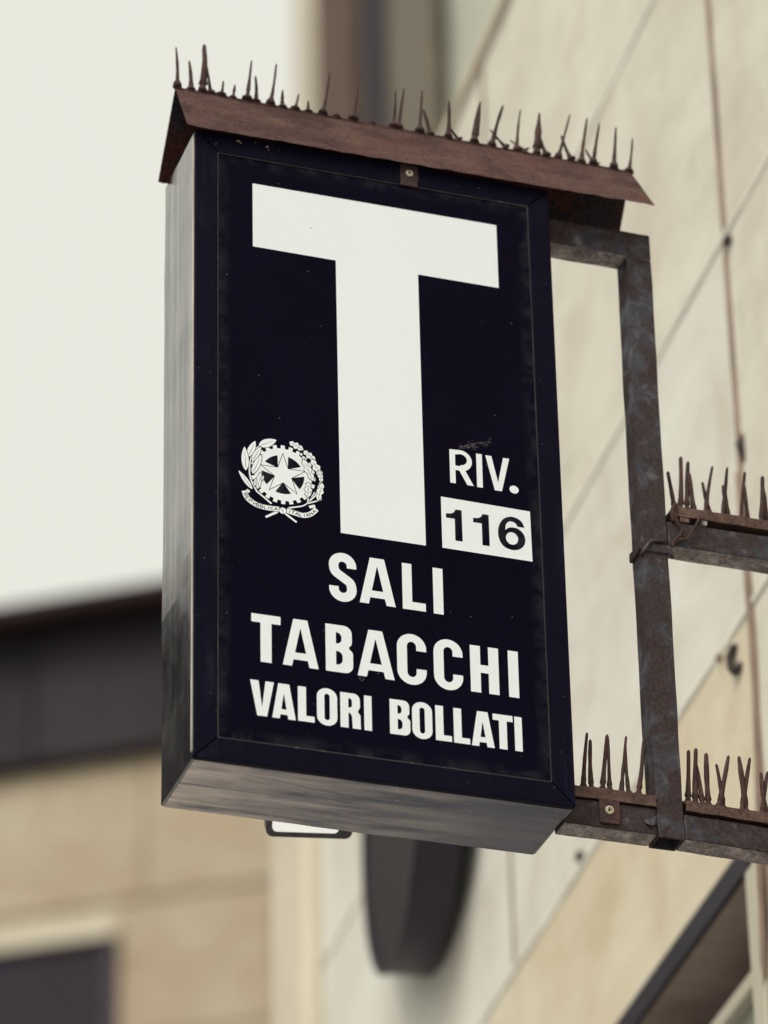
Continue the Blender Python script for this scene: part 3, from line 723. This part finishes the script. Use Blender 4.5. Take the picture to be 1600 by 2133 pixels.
TINY = {  # strokes on a 1 x 1 cell
 'R': [[(0, 0), (0, 1)], [(0, 1), (.55, 1), (.6, .78), (.5, .55), (0, .5)], [(.3, .5), (.65, 0)]], 'E': [[(0, 0), (0, 1)], [(0, 1), (.55, 1)], [(0, .5), (.45, .5)], [(0, 0), (.55, 0)]],
 'P': [[(0, 0), (0, 1)], [(0, 1), (.55, 1), (.62, .75), (.5, .48), (0, .48)]], 'V': [[(0, 1), (.35, 0)], [(.35, 0), (.7, 1)]],
 'B': [[(0, 0), (0, 1)], [(0, 1), (.5, 1), (.55, .75), (.45, .52), (0, .52)], [(.1, .52), (.55, .48), (.62, .22), (.5, 0), (0, 0)]], 'L': [[(0, 1), (0, 0)], [(0, 0), (.5, 0)]],
 'I': [[(.12, 0), (.12, 1)]], 'C': [[(.65, .85), (.35, 1), (.05, .7), (.05, .3), (.35, 0), (.65, .15)]], 'A': [[(0, 0), (.35, 1)], [(.35, 1), (.7, 0)], [(.15, .35), (.55, .35)]],
 'T': [[(0, 1), (.7, 1)], [(.35, 1), (.35, 0)]], 'N': [[(0, 0), (0, 1)], [(0, 1), (.6, 0)], [(.6, 0), (.6, 1)]]}
def along(P, s):
    for a, b in zip(P, P[1:]):
        l = math.hypot(b[0] - a[0], b[1] - a[1])
        if s <= l: return (a[0] + (b[0] - a[0]) * s / l, a[1] + (b[1] - a[1]) * s / l), ((b[0] - a[0]) / l, (b[1] - a[1]) / l)
        s -= l
    return P[-1], ((P[-1][0] - P[-2][0]) / l, (P[-1][1] - P[-2][1]) / l)
def tiny(text, rb, s0, s1, h):
    adv = [.62 if c == 'I' else 1.1 for c in text]; tot = sum(adv); k = (s1 - s0) / tot; s = s0
    for c, a in zip(text, adv):
        (px, pz), (ux, uz) = along(rb, s + a * k / 2); s += a * k
        for st in TINY[c]:
            Q = []
            for x, y in st:
                xx = (x - (.12 if c == 'I' else .33)) * k * 1.22; yy = (y - .5) * h
                Q.append((px + ux * xx - uz * yy, pz + uz * xx + ux * yy))
            lp(strip(Q, 1.05), [], 1, lv + .1)
L1 = sum(math.dist(a, b) for a, b in zip(rb1, rb1[1:])); L2 = sum(math.dist(a, b) for a, b in zip(rb2, rb2[1:]))
tiny('REPVBBLICA', rb1, 3.5, L1 - 2.0, 5.2); tiny('ITALIANA', rb2, 3.0, L2 - 3.0, 5.2)
for f in em.faces:
    f.normal_update()
    if f.normal.y > 0: f.normal_flip()
me = bpy.data.meshes.new('crest'); em.to_mesh(me); em.free()
link('crest', me, [WHITE, PANEL], panel, loc=(.1395, .0027, .4962))
# pale chips in the paint under the cap, a long drip stain below the screw tab
bm = bmesh.new(); rc = random.Random(4)
for (cx, cz, q) in ((.0705, 1.0905, .0042), (.074, 1.088, .0030), (.1175, 1.0895, .0034), (.119, 1.084, .0022), (.098, 1.0935, .0016), (.033, 1.078, .0014), (.241, 1.087, .0012), (.47, 1.081, .0016), (.435, 1.078, .0011), (.505, .071, .0010), (.56, .62, .0010), (.015, .33, .0012)):
    L_ = [(cx + q * rc.uniform(.4, 1) * math.cos(k * .9), cz + q * .6 * rc.uniform(.4, 1) * math.sin(k * .9)) for k in range(7)]
    bm_flat(bm, L_, [], -.0003)
CHIP = mat_plain('pale_paint_chip', (.30, .25, .18), .9, .1, 0, .3, 90)
from_bm('paint_chip', bm, CHIP, sign)
# chalky scuff above the small lettering and a bent staple-like mark
bm = bmesh.new()
for i in range(70):
    t = random.random(); x = .424 + .052 * t + random.gauss(0, .002); z = .594 + .016 * t + random.gauss(0, .0032)
    a = random.uniform(-.6, .9); l = random.uniform(.0006, .0035); w = random.uniform(.00012, .00035)
    vs = [bm.verts.new((x + c * math.cos(a) * l - d * math.sin(a) * w, .0028, z + c * math.sin(a) * l + d * math.cos(a) * w)) for c, d in ((-1, -1), (1, -1), (1, 1), (-1, 1))]
    bm.faces.new(vs)
    for v in vs: v.co.y -= i * 1e-6
SCUFF = mat_plain('chalky_scuff', (.14, .125, .13), .9, .1)
from_bm('scuff_mark', bm, SCUFF, panel)
bm = bmesh.new(); bm_tube(bm, [(.256, .0026, .170), (.2565, .0026, .164), (.2595, .0026, .1625), (.262, .0026, .165), (.2625, .0026, .170)], [.0004] * 5, 5); from_bm('bent_staple', bm, SCUFF, panel)

# ------------------------------------------------------------------ rusty gable cap over the sign
cap = thing('rusted_gable_cap', 'rusty brown folded metal roof cap sitting on top of the black sign', 'metal cap', (0, 0, ZO))
RX0, RX1, RY, RZ0, RZ1 = -.009, .772, .0865, 1.2360, 1.2285
def slope(name, y_e, ze0, ze1, xe0, xe1, mat, thick=.003, ragged=.0016, seed=0):
    bm = bmesh.new(); nu, nv = 90, 10; g = {}
    for i in range(nu + 1):
        for j in range(nv + 1):
            t = i / nu; s = j / nv
            xr = RX0 + (RX1 - RX0) * t; xe = xe0 + (xe1 - xe0) * t
            zr = RZ0 + (RZ1 - RZ0) * t; ze = ze0 + (ze1 - ze0) * t
            x = xr + (xe - xr) * s; y = RY + (y_e - RY) * s; z = zr + (ze - zr) * s
            w = noise.noise(Vector((x * 9 + seed, s * 2, 0))) * .0022 + noise.noise(Vector((x * 30, s * 4, seed))) * .0006
            y += w * .8; z += w * .4
            if j == nv: z += ragged * noise.noise(Vector((x * 40, seed, 5))) + ragged * .8 * noise.noise(Vector((x * 130, seed, 5)))
            if j == nv and i < 2: z += .004 * (2 - i) * .3
            g[i, j] = bm.verts.new((x, y, z))
    for i in range(nu):
        for j in range(nv): bm.faces.new((g[i, j], g[i + 1, j], g[i + 1, j + 1], g[i, j + 1]))
    r = bmesh.ops.solidify(bm, geom=bm.faces[:], thickness=thick)
    return from_bm(name, bm, mat, cap)
slope('front_slope', -.015, 1.0935, 1.0965, -.018, .768, RUST, seed=1)
bs = slope('back_slope', .172, 1.108, 1.112, -.012, .772, RUST_P, seed=8, ragged=.003)
# flaking paint patches on the inside of the back slope at the open end
FLAKE = mat_plain('dark_flaking_paint', (.035, .030, .034), .7, .25, 0, .3, 40)
# straps with screws: one on the frame, one on the lower rail
TABM = mat_rust('dark_rusted_tab', (.030, .020, .021), (.062, .036, .034), (.11, .065, .055))
def strap(parent, x0, x1, z0, z1, y, scx, scz, r=.0055, lab=None):
    bm = bmesh.new(); bm_box(bm, x0, x1, y - .003, y - .0008, z0, z1, .0008)
    bmesh.ops.subdivide_edges(bm, edges=bm.edges[:], cuts=5, use_grid_fill=True)
    for v in bm.verts: v.co.x += .0022 * noise.noise(v.co * 130); v.co.z += .0016 * noise.noise(v.co * 150 + Vector((3, 1, 2)))
    t = from_bm('screw_tab', bm, TABM, parent)
    bm = bmesh.new(); seg = 20
    R = [[bm.verts.new((rr * math.cos(6.2832 * k / seg), yy, rr * math.sin(6.2832 * k / seg))) for k in range(seg)] for rr, yy in ((r * 1.15, 0), (r, -.0022), (r * .62, -.0026), (r * .5, -.0008), (r * .25, -.0004))]
    for a, b in zip(R, R[1:]):
        for k in range(seg): bm.faces.new((a[k], a[(k + 1) % seg], b[(k + 1) % seg], b[k]))
    bm.faces.new(R[-1]); from_bm('screw', bm, SCREW, t, loc=(scx, y - .003, scz))
    bm = bmesh.new(); bm_box(bm, -.0026, .0026, -.0009, -.0004, -.0006, .0006); bm_box(bm, -.0006, .0006, -.00095, -.00035, -.0026, .0026); from_bm('screw_slot', bm, FLAKE, t, loc=(scx, y - .0035, scz))
strap(cap, .3375, .3665, 1.060, 1.100, -.0005, .3522, 1.0835)

# ------------------------------------------------------------------ bracket of square tube
br = thing('steel_bracket', 'open frame of flaking rusty square steel tube holding the tobacco sign out from the wall', 'bracket', (0, 0, ZO))
def tube_bar(name, x0, x1, y0, y1, z0, z1, hollow_bottom=False, sag=0):
    bm = bmesh.new(); bm_box(bm, x0, x1, y0, y1, z0, z1, .0035, 2)
    n = 24
    bmesh.ops.subdivide_edges(bm, edges=[e for e in bm.edges if e.calc_length() > max(x1 - x0, z1 - z0) * .8], cuts=n, use_grid_fill=True)
    for v in bm.verts:
        v.co += Vector((noise.noise(v.co * 22), 0, noise.noise(v.co * 22 + Vector((5, 5, 5))))) * .0011
        v.co.z += sag * (v.co.x - x0)
    bmesh.ops.recalc_face_normals(bm, faces=bm.faces)
    for f in bm.faces:
        f.normal_update()
        if f.normal.z < -.8 and x1 - x0 > .1: f.material_index = 1
    return from_bm(name, bm, [TUBE, SCALE], br)
PX0, PX1, PY0, PY1 = .7400, .7832, .050, .092
# hollow post: open lower end
bm = bmesh.new(); R = []
for z, i in ((-.005, 0), (1.084, 0)):
    pass
t_ = .003
o4 = [(PX0, PY0), (PX1, PY0), (PX1, PY1), (PX0, PY1)]; i4 = [(PX0 + t_, PY0 + t_), (PX1 - t_, PY0 + t_), (PX1 - t_, PY1 - t_), (PX0 + t_, PY1 - t_)]
zs = [-.005 + 1.0390 * k / 60 for k in range(61)]
og = [[bm.verts.new((x + .0012 * noise.noise(Vector((x * 9, y * 9, z * 14))), y, z)) for x, y in o4] for z in zs]; ig = [[bm.verts.new((x, y, z)) for x, y in i4] for z in (zs[0], .3)]
for a, b in zip(og, og[1:]):
    for k in range(4): bm.faces.new((a[k], a[(k + 1) % 4], b[(k + 1) % 4], b[k]))
for k in range(4):
    bm.faces.new((og[0][(k + 1) % 4], og[0][k], ig[0][k], ig[0][(k + 1) % 4])); bm.faces.new((ig[0][k], ig[1][k], ig[1][(k + 1) % 4], ig[0][(k + 1) % 4]))
bm.faces.new(ig[1]); bm.faces.new(og[-1])
es = [e for e in bm.edges if abs((e.verts[0].co - e.verts[1].co).z) > .01 and e.verts[0].co.z > -.004 or False]
post = from_bm('post', bm, [TUBE], br)
bv = post.modifiers.new('edge', 'BEVEL'); bv.width = .003; bv.segments = 2; bv.limit_method = 'ANGLE'; bv.angle_limit = rad(40)
tube_bar('top_bar', SW + .001, PX1 + .0005, .0495, .0925, 1.0345, 1.0835)
tube_bar('lower_bar', SW - .0005, PX0 - .0005, .050, .092, -.0035, .0425)
tube_bar('lower_bar', PX1 + .0005, 1.34, .050, .092, -.0045, .0395, sag=-.028)
tube_bar('middle_bar', PX1 + .0005, 1.35, .050, .092, .5035, .549)
# weld collar and dripped weld on the post
bm = bmesh.new(); bm_box(bm, PX0 - .0045, PX1 + .003, PY0 - .003, PY1 + .003, .487, .5035, .002, 2)
bmesh.ops.subdivide_edges(bm, edges=bm.edges[:], cuts=4, use_grid_fill=True)
for v in bm.verts: v.co.z += .004 * noise.noise(v.co * 45) + .012 * max(0, (PY0 + .004 - v.co.y)) ; v.co += v.co.normalized() * .001 * noise.noise(v.co * 120)
from_bm('weld_collar', bm, TUBE, br, smooth=True)
bm = bmesh.new(); bm_tube(bm, [(PX0 - .004, PY0 - .001, .478), (PX0 + .004, PY0 - .004, .492), (PX0 + .014, PY0 - .004, .506), (PX0 + .03, PY0 - .004, .507), (PX1, PY0 - .004, .508)], [.003, .003, .0028, .0032, .002], 7); from_bm('weld_bead', bm, TUBE, br, smooth=True)
bm = bmesh.new(); bm_tube(bm, [(PX1 + .001, PY0 - .001, .50), (PX1 + .003, PY0 - .003, .485), (PX1 + .006, PY0 - .003, .480)], [.003, .0035, .002], 7); from_bm('weld_bead', bm, TUBE, br, smooth=True)
strap(br, .6455, .6785, .0045, .0455, .0488, .6612, .0262, .0065)
bm = bmesh.new(); P = [(.717, .0492, .0165), (.7235, .0445, .0105), (.7295, .0435, .0085), (.7335, .046, .0125), (.7385, .0492, .0150)]
A_ = [bm.verts.new((a, b, c)) for a, b, c in P]; B_ = [bm.verts.new((a, .0492, c + .014)) for a, b, c in P]
for i in range(4): bm.faces.new((A_[i], A_[i + 1], B_[i + 1], B_[i]))
from_bm('paint_flake', bm, TUBE, br)
# arms that tie the bars back into the wall
box('wall_plate', 1.34, 1.352, .02, .13, .46, .60, TUBE, br, .002)
box('wall_plate', 1.33, 1.342, .02, .13, -.06, .06, TUBE, br, .002)

# ------------------------------------------------------------------ bird spikes
RIDGE = [(-0.006, 1.2407, -0.0072, 1.3183), (0.0177, 1.2421, 0.0139, 1.2926), (0.0357, 1.2388, 0.0419, 1.3306), (0.0508, 1.2402, 0.0426, 1.2951), (0.0676, 1.2384, 0.0712, 1.2657), (0.0878, 1.2391, 0.0909, 1.2627), (0.1105, 1.2403, 0.1199, 1.3186), (0.1262, 1.2383, 0.1252, 1.2859), (0.1498, 1.2379, 0.1619, 1.3204), (0.171, 1.237, 0.1713, 1.2689), (0.1917, 1.2359, 0.1987, 1.2675), (0.2142, 1.2335, 0.2144, 1.2566), (0.238, 1.2331, 0.2529, 1.3217), (0.2639, 1.2349, 0.265, 1.244), (0.2899, 1.2332, 0.3004, 1.3102), (0.3236, 1.2295, 0.3244, 1.2385), (0.3591, 1.2332, 0.3654, 1.3094), (0.3683, 1.2333, 0.3785, 1.314), (0.4037, 1.2281, 0.4116, 1.3209), (0.4223, 1.2301, 0.4112, 1.2795), (0.4528, 1.2292, 0.4591, 1.3092), (0.4729, 1.2244, 0.4551, 1.2564), (0.4979, 1.2277, 0.5123, 1.3184), (0.5289, 1.2251, 0.5502, 1.3155), (0.554, 1.2266, 0.5271, 1.264), (0.5728, 1.2269, 0.5806, 1.3127), (0.5885, 1.2264, 0.5611, 1.2495), (0.6074, 1.2285, 0.6139, 1.3142), (0.6231, 1.2299, 0.6118, 1.2777), (0.6444, 1.227, 0.668, 1.3217), (0.6672, 1.228, 0.652, 1.2787), (0.6854, 1.2263, 0.6982, 1.3207), (0.7051, 1.2267, 0.722, 1.3184), (0.7115, 1.228, 0.6938, 1.2585), (0.7415, 1.2268, 0.7513, 1.3171), (0.7691, 1.2252, 0.7778, 1.2972)]
LOWL = [(0.6308, 0.0838, 0.6428, 0.1666), (0.6454, 0.0802, 0.6459, 0.1532), (0.6613, 0.0847, 0.6757, 0.1679), (0.6748, 0.0843, 0.6748, 0.162), (0.6917, 0.0822, 0.7066, 0.1701), (0.7059, 0.0819, 0.7029, 0.1523), (0.7191, 0.0815, 0.7357, 0.1685)]
LOWR = [(0.7991, 0.079, 0.8071, 0.1604), (0.8125, 0.0809, 0.8177, 0.163), (0.8236, 0.0824, 0.8171, 0.1411), (0.8346, 0.0817, 0.8343, 0.1573), (0.8488, 0.0791, 0.8732, 0.1606), (0.8588, 0.0782, 0.8504, 0.1412), (0.8864, 0.0774, 0.9087, 0.1622), (0.8965, 0.0788, 0.8883, 0.1593), (0.9198, 0.0775, 0.9364, 0.1419), (0.9299, 0.0789, 0.9238, 0.1378)]
MID = [(0.8071, 0.5956, 0.7998, 0.6522), (0.8172, 0.5973, 0.822, 0.6813), (0.8271, 0.5971, 0.836, 0.6771), (0.8415, 0.5921, 0.8347, 0.6544), (0.858, 0.5929, 0.8778, 0.6758), (0.87, 0.5894, 0.8574, 0.6414), (0.8873, 0.5885, 0.9034, 0.6783), (0.8995, 0.5887, 0.8924, 0.6416), (0.9194, 0.5864, 0.9339, 0.675), (0.9325, 0.5867, 0.9295, 0.6479), (0.9535, 0.5864, 0.9636, 0.6715), (0.9665, 0.5848, 0.9612, 0.6495)]
def extend(L, x_end, seed):
    r = random.Random(seed); x = L[-1][0]; z = L[-1][1]; zt = L[0][3] - L[0][1]; out = []
    slope_ = (L[-1][1] - L[0][1]) / (L[-1][0] - L[0][0]); s = 1
    while x < x_end:
        x += r.uniform(.012, .02); zz = z + (x - L[-1][0]) * slope_ * .4; out.append((x, zz, x + s * r.uniform(.003, .018), zz + r.uniform(.06, .084))); s = -s
    return L + out
def spikes(strip_obj, L, y0, r0, r1, bulb, depth_lean, floor):
    rr = random.Random(len(L))
    for i, (bx, bz, tx, tz) in enumerate(L):
        zb = floor(bx); h = tz - zb; sgn = 1 if i % 2 == 0 else -1
        ly = sgn * depth_lean * (h / .08); off = -sgn * .0015
        bm = bmesh.new(); P = []; Rr = []; k_ = rr.uniform(.9, 1.35) * (1.9 if (strip_obj is s1 and i in (2, 22, 27)) else 1); r0_, r1_ = r0 * 1.3 * k_, r1 * 1.25 * min(k_, 1.3)
        prof = [(0, bulb), (.05, bulb * .92), (.09, bulb * .74), (.13, bulb * .50), (.18, max(bulb * .36, r0_ * 1.18)), (.27, r0_ * 1.08), (.42, r0_ * .86), (.55, r0_ * .82), (.75, (r0_ + r1_) / 2), (.97, r1_), (1, r1_ * .5)]
        bend = rr.uniform(-.0015, .0015)
        for t, r in prof:
            P.append((bend * math.sin(math.pi * t) + (tx - bx) * t, ly * t, h * t)); Rr.append(r * (1 + .32 * noise.noise(Vector((bx * 50, t * 14, 0)))))
        bm_tube(bm, P, Rr, 7)
        from_bm('spike', bm, SPIKE, strip_obj, smooth=True, loc=(bx, y0 + off, zb))
def base_rail(parent, x0, x1, y, z0, z1, w, mat, name='base_rail', h=.007):
    bm = bmesh.new(); n = 50; g = []
    for i in range(n + 1):
        x = x0 + (x1 - x0) * i / n; z = z0 + (z1 - z0) * i / n
        q = .0012 * noise.noise(Vector((x * 60, y, 0))); hh = h + .0022 * noise.noise(Vector((x * 85, 3, 0)))
        g.append([bm.verts.new(p) for p in ((x, y - w + q, z), (x, y - w * .6 + q, z + hh), (x, y + w * .6, z + hh), (x, y + w, z))])
    for a, b in zip(g, g[1:]):
        for k in range(4): bm.faces.new((a[k], b[k], b[(k + 1) % 4], a[(k + 1) % 4]))
    bm.faces.new(g[0]); bm.faces.new(g[-1][::-1])
    return from_bm(name, bm, mat, parent)
def ridge_z(x): return RZ0 + (RZ1 - RZ0) * (x - RX0) / (RX1 - RX0)
s1 = thing('bird_spike_strip', 'long row of thin bird spikes along the ridge of the rusty cap', 'bird spikes', (0, 0, ZO), group='bird spike strips on the sign and its bracket')
base_rail(s1, -.008, .771, RY, RZ0 - .004, RZ1 - .004, .004, SPIKE, h=.0045)
spikes(s1, RIDGE, RY, .0020, .0010, .0088, .004, lambda x: ridge_z(x) + .001)
# the third spike is really two fused strands with a lump of tar at the tip
bm = bmesh.new(); bm_tube(bm, [(0, 0, 0), (.001, 0, .022), (.0015, 0, .030), (.001, 0, .034)], [.002, .0034, .0032, .001], 8); from_bm('spike_clot', bm, SPIKE, s1, smooth=True, loc=(.0405, RY + .008, ZO * 0 + 1.3035))
def channel(parent, x0, x1, z0, z1, ya, yb, h=.017, name='base_channel'):
    """U-shaped rusty carrier strip lying on the bar"""
    prof = [(ya, 0), (ya, h), (ya + .003, h + .001), (yb - .003, h + .001), (yb, h), (yb, 0), (yb - .003, 0), (yb - .003, h - .003), (ya + .003, h - .003), (ya + .003, 0)]
    bm = bmesh.new(); n = 40; g = []
    for i in range(n + 1):
        x = x0 + (x1 - x0) * i / n; z = z0 + (z1 - z0) * i / n
        g.append([bm.verts.new((x, a + .0008 * noise.noise(Vector((x * 40, a * 90, b * 90))), z + b + .0012 * noise.noise(Vector((x * 35, b * 50, 1))))) for a, b in prof])
    m = len(prof)
    for a, b in zip(g, g[1:]):
        for k in range(m): bm.faces.new((a[k], b[k], b[(k + 1) % m], a[(k + 1) % m]))
    bm.faces.new(g[0]); bm.faces.new(g[-1][::-1])
    return from_bm(name, bm, CHAN, parent)
GR = 'bird spike strips on the sign and its bracket'
s2 = thing('bird_spike_strip', 'short row of crossed bird spikes between the sign and the bracket post', 'bird spikes', (0, 0, ZO), group=GR)
channel(s2, SW + .002, PX0 - .002, .0435, .043, .046, .094, .018)
base_rail(s2, SW + .006, PX0 - .003, .070, .0615, .0610, .012, SPIKE)
spikes(s2, [(x - .001, z, a - .001, b) for x, z, a, b in LOWL], .070, .0026, .0017, .0075, .003, lambda x: .066)
s3 = thing('bird_spike_strip', 'row of bird spikes on the lower bar, to the right of the post', 'bird spikes', (0, 0, ZO), group=GR)
channel(s3, PX1 + .004, 1.32, .0435, .0300, .046, .094, .017)
base_rail(s3, PX1 + .004, 1.32, .070, .0600, .0465, .012, SPIKE)
spikes(s3, extend(LOWR, 1.30, 3), .070, .0028, .0018, .0075, .003, lambda x: .0645 - .025 * (x - .79))
s4 = thing('bird_spike_strip', 'row of bird spikes on the middle bar, right of the bracket post', 'bird spikes', (0, 0, ZO), group=GR)
channel(s4, .796, 1.33, .5585, .5560, .046, .094, .017)
base_rail(s4, .800, 1.33, .070, .5755, .573, .012, SPIKE)
spikes(s4, extend(MID, 1.31, 5), .070, .0026, .0018, .0070, .003, lambda x: .5795 - .012 * (x - .80))
def wire(parent, P, r, name='tie_wire', mat=SPIKE):
    bm = bmesh.new(); Q = catmull(P, 6); bm_tube(bm, Q, [r] * len(Q), 7); return from_bm(name, bm, mat, parent, smooth=True)
wire(s4, [(.798, .046, .566), (.7965, .043, .555), (.799, .043, .542), (.806, .044, .532), (.802, .044, .522), (.793, .044, .512), (.789, .046, .5)], .0028)
wire(s4, [(.838, .044, .560), (.832, .041, .548), (.826, .042, .537), (.820, .043, .527), (.812, .043, .516), (.800, .044, .513), (.792, .046, .508)], .0026)
wire(s4, [(.8, .047, .578), (.795, .044, .572), (.792, .046, .560), (.795, .048, .548)], .004)
box('packing_block', .842, .852, .0475, .060, .5495, .5580, SCALE, s4, .001)
box('packing_block', .806, .822, .0475, .060, .5495, .5580, RUST, s4, .001)

# ------------------------------------------------------------------ floodlight on a stub arm behind the sign
fl = thing('small_floodlight', 'small floodlight with milky glass peeping out beneath the back of the sign', 'floodlight', (0, 0, ZO))
def rbox(name, cx, y0, y1, z0, z1, w, r, mat, parent):
    x0, x1 = cx - w / 2, cx + w / 2
    P = arc(x1 - r, z1 - r, r, r, 0, 90, 6) + arc(x0 + r, z1 - r, r, r, 90, 180, 6) + arc(x0 + r, z0 + r, r, r, 180, 270, 6) + arc(x1 - r, z0 + r, r, r, 270, 360, 6)
    bm = bmesh.new(); bm_prism(bm, P, y0, y1); return from_bm(name, bm, mat, parent)
BEZEL = mat_plain('worn_grey_bezel', (.075, .070, .072), .45, .4, .3, .3, 40)
FLR = (rad(38), 0, rad(-12))
FC = Vector((.345, .52, .2145))
def flp(bmf, name, mat, off=(0, 0, 0)):
    o = bmf; o.location = FC; o.rotation_euler = FLR; return o
h_ = rbox('housing', 0, 0, .03, -.052, .055, .138, .014, LAMP_H, fl); flp(h_, 0, 0)
rim_ = rbox('bezel', 0, -.004, 0, -.052, .055, .138, .012, BEZEL, fl); flp(rim_, 0, 0)
g_ = rbox('lamp_glass', -.006, -.0065, -.0045, -.043, .045, .106, .008, LAMP_G, fl); flp(g_, 0, 0)
box('arm', FC.x - .012, FC.x + .012, SD + .002, FC.y + .01, FC.z + .050, FC.z + .058, METAL_DK, fl, .002)
box('mounting_plate', FC.x - .03, FC.x + .03, SD - .0005, SD + .0015, FC.z + .03, FC.z + .08, METAL_DK, fl)
